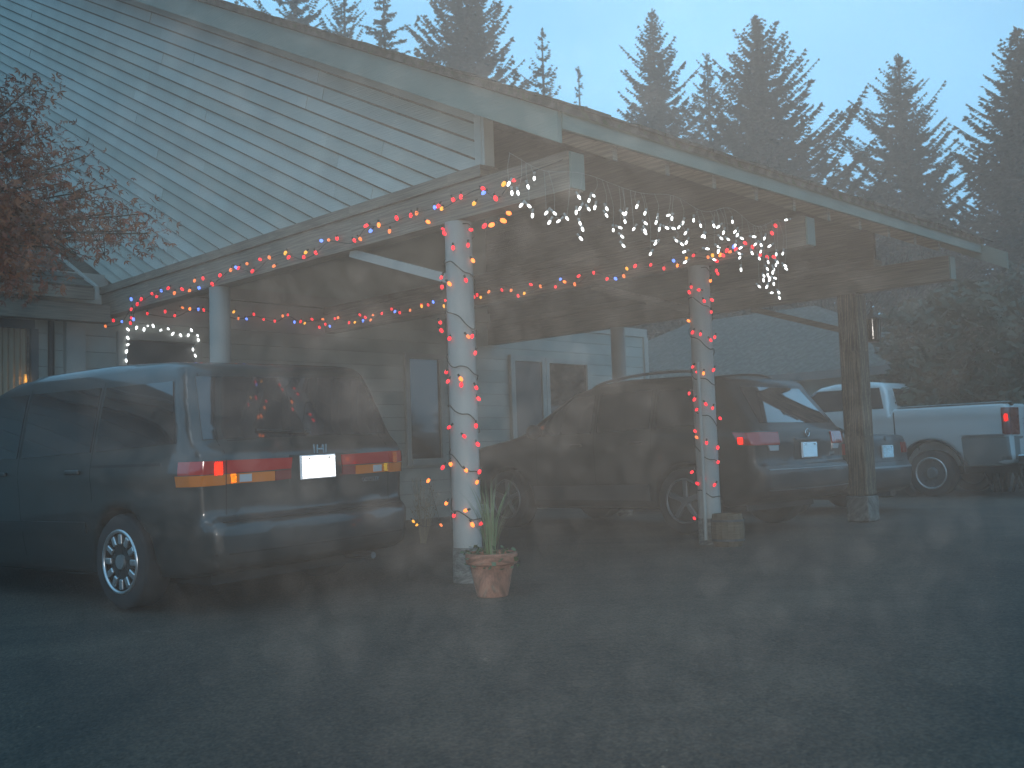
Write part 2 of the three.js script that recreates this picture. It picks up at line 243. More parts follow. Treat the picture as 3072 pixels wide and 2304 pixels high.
// ---------------------------------------------------------------- house
const house = thing('house', 'grey board house with porch roof and lit entry behind the carport', 'house');
{
  const wall = new THREE.Group(); wall.name = 'wall'; house.add(wall);
  for (let i = 0; i < 16; i++) { const y = i * 0.19; mesh('wall_board', box(-7, y, WALL - 0.03, 10.4, y + 0.185, WALL - (i % 2 ? 0.0 : 0.003)), mat.houseBoard[i % 2], wall); }
  mesh('wall_core', box(-7, 0, WALL - 0.2, 10.4, 3.04, WALL - 0.035), mat.door, wall);
  mesh('upper_wall', box(0.06, 3.06, WALL - 0.15, W3 - 0.04, 6.6, WALL - 0.02), mat.houseBoard[0], wall);
  const front = WALL + 0.004;
  const doorSet = (x0, x1, y1, leafMat) => {
    const d = mesh('door', box(x0, 0.05, front, x1, y1, front + 0.035, 0.006), leafMat, house);
    mesh('door_frame', merge([box(x0 - 0.1, 0, front, x0 - 0.004, y1 + 0.1, front + 0.06), box(x1 + 0.004, 0, front, x1 + 0.1, y1 + 0.1, front + 0.06), box(x0 - 0.004, y1 + 0.004, front, x1 + 0.004, y1 + 0.1, front + 0.058)]), mat.trim, d);
    mesh('handle', new THREE.SphereGeometry(0.03, 10, 8).translate(x0 + 0.09, 1.0, front + 0.08), mat.chrome, d);
    return d;
  };
  const win = (x0, x1, y0, y1, bars) => {
    const w = mesh('window', box(x0, y0, front, x1, y1, front + 0.012), mat.darkGlass, house), f = [box(x0 - 0.08, y0 - 0.1, front, x0, y1 + 0.08, front + 0.05), box(x1, y0 - 0.1, front, x1 + 0.08, y1 + 0.08, front + 0.05), box(x0, y1, front, x1, y1 + 0.08, front + 0.048), box(x0, y0 - 0.1, front, x1, y0, front + 0.06)];
    for (let i = 1; i < bars; i++) { const x = x0 + (x1 - x0) * i / bars; f.push(box(x - 0.02, y0, front + 0.013, x + 0.02, y1, front + 0.04)); }
    mesh('window_frame', merge(f), mat.trim, w); return w;
  };
  doorSet(0.2, 1.08, 2.44, mat.door);
  win(4.55, 5.15, 0.9, 2.4, 1);
  doorSet(6.78, 7.42, 2.45, mat.door);
  win(7.62, 8.6, 0.8, 2.45, 1);
  mesh('corner_board', box(10.3, 0, front - 0.02, 10.42, 3.04, front + 0.03), mat.trim, wall);
  mesh('frieze_board', box(-7, 3.046, WALL - 0.2, 10.42, 3.2, WALL + 0.02), mat.trim, wall);
  // left window: deep bay with a curtain and a small lamp
  const wl = mesh('window', merge([box(-2.6, 0.9, front, -0.86, 0.98, front + 0.07), box(-2.6, 2.5, front, -0.86, 2.6, front + 0.07), box(-0.9, 0.98, front, -0.82, 2.5, front + 0.07), box(-2.64, 0.98, front, -2.56, 2.5, front + 0.07)]), mat.door, house);
  mesh('window_back', box(-2.56, 0.98, front, -0.9, 2.5, front + 0.006), M(0.20, 0.17, 0.14, { map: rep(T.dirt, 1) }), wl);
  const cp = []; for (let i = 0; i <= 40; i++) { const x = -1.35 + 0.42 * i / 40; cp.push([x, front + 0.03 + 0.014 * Math.sin(i * 1.05)]); }
  const cl = []; for (let i = 0; i < 40; i++) { const [a, b] = cp[i], [c, d] = cp[i + 1]; cl.push(a, 0.98, b, c, 0.98, d, c, 2.5, d, a, 0.98, b, c, 2.5, d, a, 2.5, b); }
  mesh('curtain', tris(cl), M(0.30, 0.22, 0.15), wl);
  const lampAt = V(-0.955, 1.93, front + 0.045);
  mesh('lamp', new THREE.CylinderGeometry(0.016, 0.022, 0.12, 10).translate(lampAt.x, lampAt.y, lampAt.z), new THREE.MeshStandardMaterial({ color: lin(0.5, 0.3, 0.1), emissive: lin(1, 0.48, 0.1), emissiveIntensity: 0.16 }), wl);
  const pl = new THREE.PointLight(lin(1, 0.55, 0.2), 0.016, 0, 2); pl.position.copy(lampAt).add(V(0, 0, 0.05)); pl.castShadow = true; scene.add(pl);
  mesh('wall_pilaster', box(-0.52, 0, front, -0.3, 2.75, front + 0.09), mat.trim, house);
  mesh('downpipe', new THREE.CylinderGeometry(0.035, 0.035, 2.75, 12).translate(-0.68, 1.37, front + 0.06), mat.black, house);
  mesh('porch_beam', box(-7, 2.58, -5.95, -0.14, 2.78, -5.8), mat.beam, house);
  // porch roof left of the gable, its slope parallel to the carport's
  const pc = 2.90 - 0.49 * 5.8, yy = (z, o = 0) => pc + o - 0.49 * z;
  const pr = mesh('porch_roof', prismX([[-11.5, yy(-11.5)], [-5.75, yy(-5.75)], [-5.75, yy(-5.75, 0.09)], [-11.5, yy(-11.5, 0.09)]], -7, -0.36), mat.shingle, house);
  for (let i = 0; i < 22; i++) { const z = -5.72 - i * 0.26; mesh('shingle_course', prismX([[z - 0.26, yy(z - 0.26, 0.092)], [z, yy(z, 0.092)], [z, yy(z, 0.112)], [z - 0.26, yy(z - 0.26, 0.096)]], -7, -0.37), mat.shingle, pr); }
  mesh('rake_board', prismX([[-11.5, yy(-11.5, -0.03)], [-5.7, yy(-5.7, -0.03)], [-5.7, yy(-5.7, 0.125)], [-11.5, yy(-11.5, 0.125)]], -0.355, -0.32), mat.trim, pr);
  mesh('eave_board', box(-7, yy(-5.75) - 0.06, -5.745, -0.36, yy(-5.75) + 0.07, -5.715), mat.beam, pr);
}
// neighbouring building with a grey hip roof
{
  const nb = thing('outbuilding', 'low building with grey hip roof beyond the timber post', 'building');
  const x0 = 18.3, x1 = 27, z0 = -4.6, z1 = -18, e = 2.72, r = 5.0, o = 0.0;
  mesh('wall', box(x0 + 0.5, 0, z1 + 0.5, x1 - 0.5, e, z0 - 0.5), mat.houseBoard[1], nb);
  const A = [x0, e, z0], B = [x1, e, z0], C = [x1, e, z1], D = [x0, e, z1], R1 = [22.6, r, z0 - 4.6], R2 = [22.6, r, z1 + 4.4];
  mesh('roof', uvBox(tris([...A, ...R1, ...B, ...B, ...R1, ...R2, ...B, ...R2, ...C, ...C, ...R2, ...D, ...D, ...R2, ...R1, ...D, ...R1, ...A])), mat.greyRoof, nb);
  mesh('fascia', merge([box(x0 - 0.02, e - 0.2, z1, x0 + 0.02, e + 0.01, z0), box(x0 + 0.02, e - 0.2, z0 - 0.02, x1, e + 0.01, z0 + 0.02)]), mat.door, nb);
  for (const [za, zb] of [[-6.2, -7.6], [-9, -10.4], [-12, -13.6]]) { const w = mesh('window', box(x0 + 0.47, 0.9, zb, x0 + 0.498, 2.1, za), mat.darkGlass, nb); mesh('window_frame', merge([box(x0 + 0.45, 0.82, zb - 0.08, x0 + 0.497, 0.9, za + 0.08), box(x0 + 0.45, 2.1, zb - 0.08, x0 + 0.497, 2.18, za + 0.08), box(x0 + 0.45, 0.9, zb - 0.08, x0 + 0.497, 2.1, zb), box(x0 + 0.45, 0.9, za, x0 + 0.497, 2.1, za + 0.08)]), mat.trim, w); }
}
//#VEHICLES
// ---------------------------------------------------------------- vehicles
// A body is a smooth solid: side silhouette and half-width meet in a rounded edge; panels are laid on its skin.
function surfaceNets(f, lo, hi, n) {
  const [nx, ny, nz] = n, st = [0, 1, 2].map((k) => (hi[k] - lo[k]) / (n[k] - 1)), val = new Float32Array(nx * ny * nz), id = (i, j, k) => i + nx * (j + ny * k);
  f(val, id);
  const vert = new Int32Array(nx * ny * nz).fill(-1), pos = [], index = [];
  const E = [[0, 1], [0, 2], [0, 4], [1, 3], [1, 5], [2, 3], [2, 6], [3, 7], [4, 5], [4, 6], [5, 7], [6, 7]];
  for (let k = 0; k < nz - 1; k++) for (let j = 0; j < ny - 1; j++) for (let i = 0; i < nx - 1; i++) {
    const c = [], m = []; let inside = 0;
    for (let q = 0; q < 8; q++) { const v = val[id(i + (q & 1), j + ((q >> 1) & 1), k + (q >> 2))]; c.push(v); if (v < 0) inside++; }
    if (inside === 0 || inside === 8) continue;
    let x = 0, y = 0, z = 0, e = 0;
    for (const [a, b] of E) if ((c[a] < 0) !== (c[b] < 0)) { const t = c[a] / (c[a] - c[b]); x += (a & 1) + ((b & 1) - (a & 1)) * t; y += ((a >> 1) & 1) + (((b >> 1) & 1) - ((a >> 1) & 1)) * t; z += (a >> 2) + ((b >> 2) - (a >> 2)) * t; e++; }
    vert[id(i, j, k)] = pos.length / 3; pos.push(lo[0] + (i + x / e) * st[0], lo[1] + (j + y / e) * st[1], lo[2] + (k + z / e) * st[2]);
  }
  const quad = (a, b, c, d, flip) => { if (a < 0 || b < 0 || c < 0 || d < 0) return; flip ? index.push(a, c, b, a, d, c) : index.push(a, b, c, a, c, d); };
  for (let k = 1; k < nz - 1; k++) for (let j = 1; j < ny - 1; j++) for (let i = 1; i < nx - 1; i++) {
    const a = val[id(i, j, k)] < 0;
    if (a !== val[id(i + 1, j, k)] < 0) quad(vert[id(i, j - 1, k - 1)], vert[id(i, j, k - 1)], vert[id(i, j, k)], vert[id(i, j - 1, k)], !a);
    if (a !== val[id(i, j + 1, k)] < 0) quad(vert[id(i - 1, j, k - 1)], vert[id(i - 1, j, k)], vert[id(i, j, k)], vert[id(i, j, k - 1)], !a);
    if (a !== val[id(i, j, k + 1)] < 0) quad(vert[id(i - 1, j - 1, k)], vert[id(i, j - 1, k)], vert[id(i, j, k)], vert[id(i - 1, j, k)], !a);
  }
  const g = new THREE.BufferGeometry(); g.setAttribute('position', new THREE.BufferAttribute(new Float32Array(pos), 3)); g.setIndex(index); g.computeVertexNormals(); return g;
}
function catmull(pts, per) { const c = new THREE.CatmullRomCurve3(pts.map(([z, y]) => V(z, y, 0)), true, 'centripetal'); return c.getPoints(pts.length * per).slice(0, -1).map((p) => [p.x, p.y]); }
function sdPoly(P, x, y) {
  let d = 1e9, s = 1;
  for (let i = 0, j = P.length - 1; i < P.length; j = i++) {
    const ex = P[j][0] - P[i][0], ey = P[j][1] - P[i][1], wx = x - P[i][0], wy = y - P[i][1], t = Math.max(0, Math.min(1, (wx * ex + wy * ey) / (ex * ex + ey * ey))), bx = wx - ex * t, by = wy - ey * t;
    d = Math.min(d, bx * bx + by * by);
    const a = y >= P[i][1], b = y < P[j][1], c = ex * wy > ey * wx; if ((a && b && c) || (!a && !b && !c)) s = -s;
  }
  return s * Math.sqrt(d);
}
class Car {
  constructor(o) {
    Object.assign(this, { k: 0.07, plan: 0.11, planEnd: 0.9, wells: 0.36, cuts: () => -1 }, o);
    this.poly = o.profile; this.zs = this.poly.map((p) => p[0]); this.z0 = Math.min(...this.zs); this.z1 = Math.max(...this.zs);
    const top = Math.max(...this.poly.map((p) => p[1])), N = 0.036;
    const lo = [-this.hw - 0.09, 0.1, this.z0 - 0.09], hi = [this.hw + 0.09, top + 0.09, this.z1 + 0.09], n = lo.map((v, i) => Math.ceil((hi[i] - v) / N) + 1);
    this.body = surfaceNets((val, id) => {
      for (let k = 0; k < n[2]; k++) for (let j = 0; j < n[1]; j++) {
        const y = lo[1] + (hi[1] - lo[1]) * j / (n[1] - 1), z = lo[2] + (hi[2] - lo[2]) * k / (n[2] - 1);
        for (let i = 0; i < n[0]; i++) val[id(i, j, k)] = this.f(lo[0] + (hi[0] - lo[0]) * i / (n[0] - 1), y, z);
      }
    }, lo, hi, n);
  }
  side(y, z) { // the silhouette's distance, remembered on a grid
    this.memo ??= new Map(); const s = 0.018, a = Math.floor(z / s), b = Math.floor(y / s), at = (i, j) => { const key = i * 4096 + j; let v = this.memo.get(key); if (v === undefined) { v = sdPoly(this.poly, i * s, j * s); this.memo.set(key, v); } return v; };
    const u = z / s - a, w = y / s - b; return (at(a, b) * (1 - u) + at(a + 1, b) * u) * (1 - w) + (at(a, b + 1) * (1 - u) + at(a + 1, b + 1) * u) * w;
  }
  half(y, z) {
    let w = this.hw; if (y > this.belt) w -= (y - this.belt) * this.tumble + Math.max(0, y - this.belt - 0.35) ** 2 * 0.25; else w -= Math.max(0, this.belt - 0.22 - y) ** 2 * 0.22;
    w += 0.012 * Math.exp(-(((y - this.belt + 0.1) / 0.07) ** 2));
    const r = Math.max(0, z - (this.z1 - this.planEnd)) / this.planEnd, fr = Math.max(0, this.z0 + 1.3 - z) / 1.3;
    return w - this.plan * r ** 3 - 0.22 * fr ** 2.5;
  }
  f(x, y, z) {
    const bow = (x / this.hw) ** 2, zz = z > (this.z0 + this.z1) / 2 ? z + 0.07 * bow : z - 0.16 * bow;   // ends bowed in plan
    const a = this.side(y, zz), b = Math.abs(x) - this.half(y, z), k = this.k, h = Math.max(k - Math.abs(a - b), 0) / k; let d = Math.max(a, b) + h * h * k * 0.25;
    for (const zw of this.axles) { const w = Math.max(Math.hypot(z - zw, y - this.wheelR) - this.wells, this.hw - 0.34 - Math.abs(x)); d = Math.max(d, -w); }
    return Math.max(d, this.cuts(x, y, z));
  }
  grad(p) { const e = 0.012; return V(this.f(p.x + e, p.y, p.z) - this.f(p.x - e, p.y, p.z), this.f(p.x, p.y + e, p.z) - this.f(p.x, p.y - e, p.z), this.f(p.x, p.y, p.z + e) - this.f(p.x, p.y, p.z - e)).normalize(); }
  drop(from, dir, reach) { // where a line from outside meets the skin
    const p = from.clone(); let t = 0; while (t < reach && this.f(p.x, p.y, p.z) > 0) { t += 0.01; p.addScaledVector(dir, 0.01); }
    let a = t - 0.01, b = t; for (let i = 0; i < 12; i++) { const m = (a + b) / 2; p.copy(from).addScaledVector(dir, m); if (this.f(p.x, p.y, p.z) > 0) a = m; else b = m; } return p;
  }
  onSide(s, z, y) { return this.drop(V(s * (this.hw + 0.08), y, z), V(-s, 0, 0), this.hw); }
  onRear(x, y) { return this.drop(V(x, y, this.z1 + 0.08), V(0, 0, -1), 1.6); }
  // a slab laid on the skin; corners go round the outline, at(u, v) may bend the edges
  patch(at, nu, nv, off = 0.008, sink = 0.012) {
    const top = [], bot = []; for (let j = 0; j <= nv; j++) for (let i = 0; i <= nu; i++) { const p = at(i / nu, j / nv), g = this.grad(p); top.push(p.clone().addScaledVector(g, off)); bot.push(p.clone().addScaledVector(g, -sink)); }
    const W = nu + 1, pos = [], nor = [], push = (...q) => { for (const a of q) pos.push(a.x, a.y, a.z); };
    const idx = [], P = []; top.forEach((t) => P.push(t)); bot.forEach((t) => P.push(t));
    for (let j = 0; j < nv; j++) for (let i = 0; i < nu; i++) { const a = j * W + i; idx.push(a, a + 1, a + W + 1, a, a + W + 1, a + W); }
    const g = new THREE.BufferGeometry(); P.forEach((q) => pos.push(q.x, q.y, q.z)); const rim = [], L = top.length;
    for (let i = 0; i < nu; i++) { rim.push([i, i + 1], [L - 1 - i, L - 2 - i]); } for (let j = 0; j < nv; j++) { rim.push([(j + 1) * W, j * W], [j * W + nu, (j + 1) * W + nu]); }
    const gp = new THREE.BufferGeometry(); gp.setAttribute('position', new THREE.BufferAttribute(new Float32Array(pos), 3)); gp.setIndex(idx); gp.computeVertexNormals();
    const skirt = []; for (const [a, b] of rim) for (const q of [top[a], top[b], bot[b], top[a], bot[b], bot[a]]) skirt.push(q.x, q.y, q.z);
    return merge([gp, tris(skirt)]);
  }
  sideQuad(s, c, nu = 12, nv = 8, off, sink) { const q = (u, v) => [0, 1].map((k) => (c[0][k] * (1 - u) + c[1][k] * u) * (1 - v) + (c[3][k] * (1 - u) + c[2][k] * u) * v); return this.patch((u, v) => { const [z, y] = q(u, v); return this.onSide(s, z, y); }, nu, nv, off, sink); }
  rearQuad(c, nu = 14, nv = 8, off, sink) { const q = (u, v) => [0, 1].map((k) => (c[0][k] * (1 - u) + c[1][k] * u) * (1 - v) + (c[3][k] * (1 - u) + c[2][k] * u) * v); return this.patch((u, v) => { const [x, y] = q(u, v); return this.onRear(x, y); }, nu, nv, off, sink); }
  line(pts, w = 0.006) { // a thin seam along skin points
    const out = []; for (let i = 0; i < pts.length - 1; i++) { const a = pts[i], b = pts[i + 1], g = this.grad(a), g2 = this.grad(b), d = b.clone().sub(a), s = d.clone().cross(g).normalize().multiplyScalar(w / 2), A = a.clone().addScaledVector(g, 0.002), B = b.clone().addScaledVector(g2, 0.002); const q = [A.clone().add(s), A.clone().sub(s), B.clone().sub(s), B.clone().add(s)]; for (const k of [0, 1, 2, 0, 2, 3]) out.push(q[k].x, q[k].y, q[k].z); } return tris(out);
  }
  sideLine(s, pts, n = 16, w) { const o = []; for (let i = 0; i < pts.length - 1; i++) for (let k = 0; k < n; k++) { const t = k / n; o.push(this.onSide(s, pts[i][0] + (pts[i + 1][0] - pts[i][0]) * t, pts[i][1] + (pts[i + 1][1] - pts[i][1]) * t)); } o.push(this.onSide(s, ...pts[pts.length - 1])); return this.line(o, w); }
  rearLine(pts, n = 16, w) { const o = []; for (let i = 0; i < pts.length - 1; i++) for (let k = 0; k < n; k++) { const t = k / n; o.push(this.onRear(pts[i][0] + (pts[i + 1][0] - pts[i][0]) * t, pts[i][1] + (pts[i + 1][1] - pts[i][1]) * t)); } o.push(this.onRear(...pts[pts.length - 1])); return this.line(o, w); }
}
// prisms of retroreflective sheeting: cube corners that send a flash back where it came from
function cubeCorners(w, h, s) {
  const o = [], a = s * Math.sqrt(3) / 2, dep = s / Math.sqrt(6) * 0.99;
  for (let j = 0; j * a < h; j++) for (let i = -1; i * s < w + s; i++) for (const up of [1, -1]) {
    const x = i * s + (j % 2 ? s / 2 : 0) + (up < 0 ? s / 2 : 0) - w / 2, y = j * a - h / 2;
    const A = up > 0 ? [[x, y], [x + s, y], [x + s / 2, y + a]] : [[x, y + a], [x + s, y + a], [x + s / 2, y]];
    const m = [(A[0][0] + A[1][0] + A[2][0]) / 3, (A[0][1] + A[1][1] + A[2][1]) / 3]; if (Math.abs(m[0]) > w / 2 - s * 0.3 || Math.abs(m[1]) > h / 2 - s * 0.2) continue;
    for (let q = 0; q < 3; q++) { const b = A[q], c = A[(q + 1) % 3]; o.push(b[0], b[1], 0, c[0], c[1], 0, m[0], m[1], -dep); }
  }
  return tris(o);
}
function reflector(name, p, n, w, h, m, parent, cell = 0.014) { const g = cubeCorners(w, h, cell); const q = new THREE.Quaternion().setFromUnitVectors(V(0, 0, 1), n.clone().normalize()); g.applyQuaternion(q); g.translate(p.x, p.y, p.z); return mesh(name, g, m, parent); }
function plate(parent, p, w = 0.305, h = 0.152) {
  const g = mesh('licence_plate', box(p.x - w / 2 - 0.008, p.y - h / 2 - 0.008, p.z, p.x + w / 2 + 0.008, p.y + h / 2 + 0.008, p.z + 0.012, 0.004), mat.plate, parent);
  const r = cubeCorners(w, h, 0.0125); r.translate(p.x, p.y, p.z + 0.0125 + 0.0065); mesh('reflective_face', r, mat.retroWhite, g);
  mesh('plate_bolts', merge([-1, 1].map((s) => new THREE.CylinderGeometry(0.006, 0.006, 0.008, 8).rotateX(Math.PI / 2).translate(p.x + s * 0.09, p.y + h / 2 - 0.015, p.z + 0.024))), mat.black, g);
}
function wheel(parent, x, y, z, R, w, s, style) { // s: side the face looks to
  const t = new THREE.Group(); t.name = 'wheel'; t.position.set(x, y, z); parent.add(t);
  const r = R * 0.66, pr = [[r, -w / 2], [R * 0.93, -w / 2], [R, -w * 0.36], [R, w * 0.36], [R * 0.93, w / 2], [r, w / 2]].map(([a, b]) => new THREE.Vector2(a, b));
  mesh('tyre', new THREE.LatheGeometry(pr, 40).rotateZ(-Math.PI / 2 * s), mat.rubber, t);
  const o = w / 2 * s, L = [], D = [];
  D.push(new THREE.CylinderGeometry(r, r, w * 0.5, 36).rotateZ(Math.PI / 2).translate(s * w * 0.05, 0, 0));
  L.push(new THREE.TorusGeometry(r * 0.985, 0.014, 8, 48).rotateY(Math.PI / 2).translate(o * 0.96, 0, 0));
  if (style === 'many') { for (let i = 0; i < 12; i++) { const a = i * Math.PI / 6; const g = new RoundedBoxGeometry(0.025, r * 0.34, 0.045, 1, 0.01); g.translate(0, r * 0.72, 0); g.rotateX(a); g.translate(o * 0.9, 0, 0); L.push(g); } L.push(new THREE.CylinderGeometry(0.05, 0.055, 0.04, 20).rotateZ(Math.PI / 2).translate(o * 0.85, 0, 0)); D.push(new THREE.CylinderGeometry(r * 0.56, r * 0.6, 0.03, 30).rotateZ(Math.PI / 2 * -s).translate(o * 0.72, 0, 0)); for (let i = 0; i < 5; i++) { const a = i * 1.2566; D.push(new THREE.BoxGeometry(0.02, r * 0.6, 0.03).translate(0, r * 0.3, 0).rotateX(a).translate(o * 0.8, 0, 0)); } }
  if (style === 'five') { for (let i = 0; i < 5; i++) { const g = new RoundedBoxGeometry(0.03, r * 0.86, 0.062, 1, 0.012); g.translate(0, r * 0.5, 0); g.rotateX(i * 1.2566); g.translate(o * 0.8, 0, 0); L.push(g); } L.push(new THREE.CylinderGeometry(0.05, 0.06, 0.05, 20).rotateZ(Math.PI / 2).translate(o * 0.8, 0, 0)); }
  if (style === 'steel') { for (let i = 0; i < 8; i++) { const g = new THREE.CylinderGeometry(0.026, 0.026, 0.02, 10).rotateZ(Math.PI / 2).translate(0, r * 0.72, 0); g.rotateX(i * 0.785); g.translate(o * 0.72, 0, 0); D.push(g); } L.push(new THREE.CylinderGeometry(r * 0.3, r * 0.42, 0.07, 24).rotateZ(Math.PI / 2 * -s).translate(o * 0.7, 0, 0)); }
  mesh('rim', merge(L), style === 'five' ? mat.dullAlloy : mat.alloy, t); mesh('wheel_disc', merge(D), style === 'steel' ? mat.dullAlloy : mat.black, t);
}
const font = await new FontLoader().loadAsync('fonts/droid/droid_sans_bold.typeface.json');
function lettering(parent, txt, p, size) { const g = new TextGeometry(txt, { font, size, depth: 0.006, curveSegments: 3 }); g.computeBoundingBox(); g.translate(p.x - (g.boundingBox.max.x) / 2, p.y, p.z); mesh('lettering', g, mat.chrome, parent); }

const paint = {
  teal: P(0.015, 0.018, 0.018, { metalness: 0.1, roughness: 0.42, clearcoat: 0.7, clearcoatRoughness: 0.05 }),
  black: P(0.006, 0.0065, 0.007, { metalness: 0.0, roughness: 0.5, clearcoat: 0.35, clearcoatRoughness: 0.04 }),
  charcoal: P(0.010, 0.011, 0.012, { metalness: 0.0, roughness: 0.5, clearcoat: 0.35, clearcoatRoughness: 0.05 }),
  silver: P(0.46, 0.50, 0.51, { metalness: 0.1, roughness: 0.35, clearcoat: 0.8, clearcoatRoughness: 0.08 }),
};
paint.grey = P(0.17, 0.185, 0.185, { metalness: 0.2, roughness: 0.45, clearcoat: 0.6 });
const glass = P(0.018, 0.022, 0.026, { roughness: 0.05, clearcoat: 1, clearcoatRoughness: 0.03 });
const both = [-1, 1];

// minivan in front of the gable
{
  const g = thing('minivan', 'dark teal minivan with red and amber tail lamps parked before the gable', 'minivan', [-0.987, -0.04, -0.389]); g.rotation.set(0, 0.108, 0.022, 'YXZ');
  const car = new Car({ hw: 0.955, belt: 1.03, tumble: 0.2, wheelR: 0.33, axles: [-1.06, -4.06], wells: 0.375, plan: 0.08, planEnd: 0.6,
    profile: [[-0.10, 0.27], [0.0, 0.31], [0.02, 0.40], [0.02, 0.56], [-0.005, 0.605], [-0.07, 0.625], [-0.075, 0.66], [-0.065, 0.86], [-0.055, 1.025], [-0.085, 1.075], [-0.15, 1.125], [-0.17, 1.16], [-0.31, 1.50], [-0.36, 1.62], [-0.42, 1.672], [-0.6, 1.70], [-1.4, 1.735], [-2.3, 1.735], [-2.9, 1.70], [-3.2, 1.63], [-3.6, 1.42], [-4.05, 1.15], [-4.3, 1.09], [-4.8, 0.95], [-5.05, 0.80], [-5.11, 0.6], [-5.1, 0.35], [-5.0, 0.22], [-4.5, 0.2], [-2.5, 0.2], [-0.4, 0.22]] });
  mesh('body', car.body, paint.teal, g);
  for (const s of both) {
    mesh('side_window', car.sideQuad(s, [[-0.36, 1.13], [-1.34, 1.10], [-1.34, 1.56], [-0.5, 1.55]], 12, 8), glass, g);
    mesh('side_window', car.sideQuad(s, [[-1.42, 1.10], [-2.44, 1.08], [-2.44, 1.58], [-1.42, 1.565]], 12, 8), glass, g);
    mesh('side_window', car.sideQuad(s, [[-2.52, 1.08], [-3.72, 1.09], [-3.05, 1.58], [-2.52, 1.58]], 14, 8), glass, g);
    for (const q of [[[-1.38, 1.6], [-1.4, 0.75]], [[-2.48, 1.62], [-2.48, 0.32]], [[-3.5, 1.1], [-3.5, 0.32]]]) mesh('panel_gap', car.sideLine(s, q), mat.seam, g);
    mesh('door_track', car.sideQuad(s, [[-0.5, 0.985], [-1.4, 0.985], [-1.4, 1.005], [-0.5, 1.005]], 12, 2, 0.002), mat.black, g);
    mesh('rub_strip', car.sideQuad(s, [[-1.5, 0.52], [-3.6, 0.5], [-3.6, 0.58], [-1.5, 0.6]], 20, 3, 0.014), paint.teal, g);
    for (const z of [-1.62, -2.75]) { const p = car.onSide(s, z, 0.96); mesh('door_handle', new RoundedBoxGeometry(0.03, 0.035, 0.19, 2, 0.012).translate(p.x + s * 0.015, 0.96, z), paint.teal, g); }
    const m = car.onSide(s, -3.55, 1.12); mesh('door_mirror', new THREE.SphereGeometry(0.12, 14, 10).scale(0.9, 0.75, 0.6).translate(m.x + s * 0.13, 1.14, -3.55), paint.teal, g);
    // lamps: corner piece on the body, inner piece on the tailgate
    const wrap = (y0, y1, za) => car.patch((u, v) => { const y = y0 + (y1 - y0) * v; return u < 0.5 ? car.onSide(s, za + (0.20 - za * 0 - 0.0) * 0 + (-0.17 - za) * (u / 0.5), y) : car.onRear(s * (0.905 - 0.16 * ((u - 0.5) / 0.5)), y); }, 16, 6, 0.012);
    mesh('corner_lamp_red', wrap(0.92, 1.005, -0.30), mat.redLens, g);
    mesh('corner_lamp_amber', wrap(0.845, 0.915, -0.33), mat.amberLens, g);
    mesh('tailgate_lamp_red', car.rearQuad([[s * 0.735, 0.92], [s * 0.235, 0.925], [s * 0.225, 1.0], [s * 0.735, 1.005]], 14, 5, 0.012), mat.redLens, g);
    mesh('tailgate_lamp_amber', car.rearQuad([[s * 0.735, 0.85], [s * 0.37, 0.85], [s * 0.37, 0.915], [s * 0.735, 0.915]], 10, 5, 0.012), mat.amberLens, g);
    mesh('tailgate_lamp_clear', car.rearQuad([[s * 0.645, 0.858], [s * 0.555, 0.858], [s * 0.555, 0.908], [s * 0.645, 0.908]], 6, 4, 0.018), mat.clearLens, g);
    mesh('tailgate_lamp_dark', car.rearQuad([[s * 0.365, 0.85], [s * 0.235, 0.855], [s * 0.235, 0.92], [s * 0.365, 0.915]], 8, 4, 0.011), P(0.16, 0.02, 0.02, { roughness: 0.15, clearcoat: 1 }), g);
    const p1 = car.onRear(s * 0.80, 0.955); p1.z += 0.02; reflector('lamp_reflector', p1, V(s * 0.25, 0, 1), 0.062, 0.085, mat.retroRed, g);
    const p2 = car.onRear(s * 0.69, 0.885); p2.z += 0.02; reflector('lamp_reflector', p2, V(s * 0.1, 0, 1), 0.05, 0.06, mat.retroAmber, g);
    for (const z of car.axles) wheel(g, s * 0.84, 0.33, z, 0.33, 0.215, s, 'many');
  }
  mesh('rear_window', car.rearQuad([[-0.83, 1.145], [0.83, 1.145], [0.755, 1.575], [-0.755, 1.575]], 20, 12, 0.006), glass, g);
  mesh('tailgate_gap', merge([car.rearLine([[-0.735, 1.6], [-0.735, 0.64]]), car.rearLine([[0.735, 1.6], [0.735, 0.64]]), car.rearLine([[-0.735, 0.64], [0.735, 0.64]]), car.rearLine([[-0.75, 1.135], [0.75, 1.135]])]), mat.seam, g);
  mesh('bumper_top', car.patch((u, v) => { const x = -0.8 + 1.6 * u; return car.drop(V(x, 0.75, -0.055 + 0.045 * v - 0.07 * (x / 0.955) ** 2), V(0, -1, 0), 0.4); }, 20, 3, 0.003), mat.black, g);
  mesh('bumper_gap', car.rearLine([[-0.86, 0.40], [0.86, 0.40]], 20, 0.01), mat.seam, g);
  plate(g, car.onRear(0, 0.925).add(V(0, 0, 0.004)));
  mesh('plate_recess', car.rearQuad([[-0.24, 0.81], [0.24, 0.81], [0.24, 1.015], [-0.24, 1.015]], 8, 6, 0.002), paint.teal, g);
  const e = car.onRear(0.02, 1.035), em = []; e.z += 0.014; e.y = 1.05;
  for (const s of both) { em.push(bar(V(e.x + s * 0.03, e.y - 0.03, e.z), V(e.x + s * 0.024, e.y + 0.03, e.z), 0.012, 0.01)); em.push(bar(V(e.x + s * 0.052, e.y - 0.03, e.z), V(e.x + s * 0.056, e.y + 0.032, e.z), 0.007, 0.008)); }
  em.push(bar(V(e.x - 0.022, e.y, e.z), V(e.x + 0.022, e.y, e.z), 0.012, 0.01)); mesh('emblem', merge(em), mat.chrome, g);
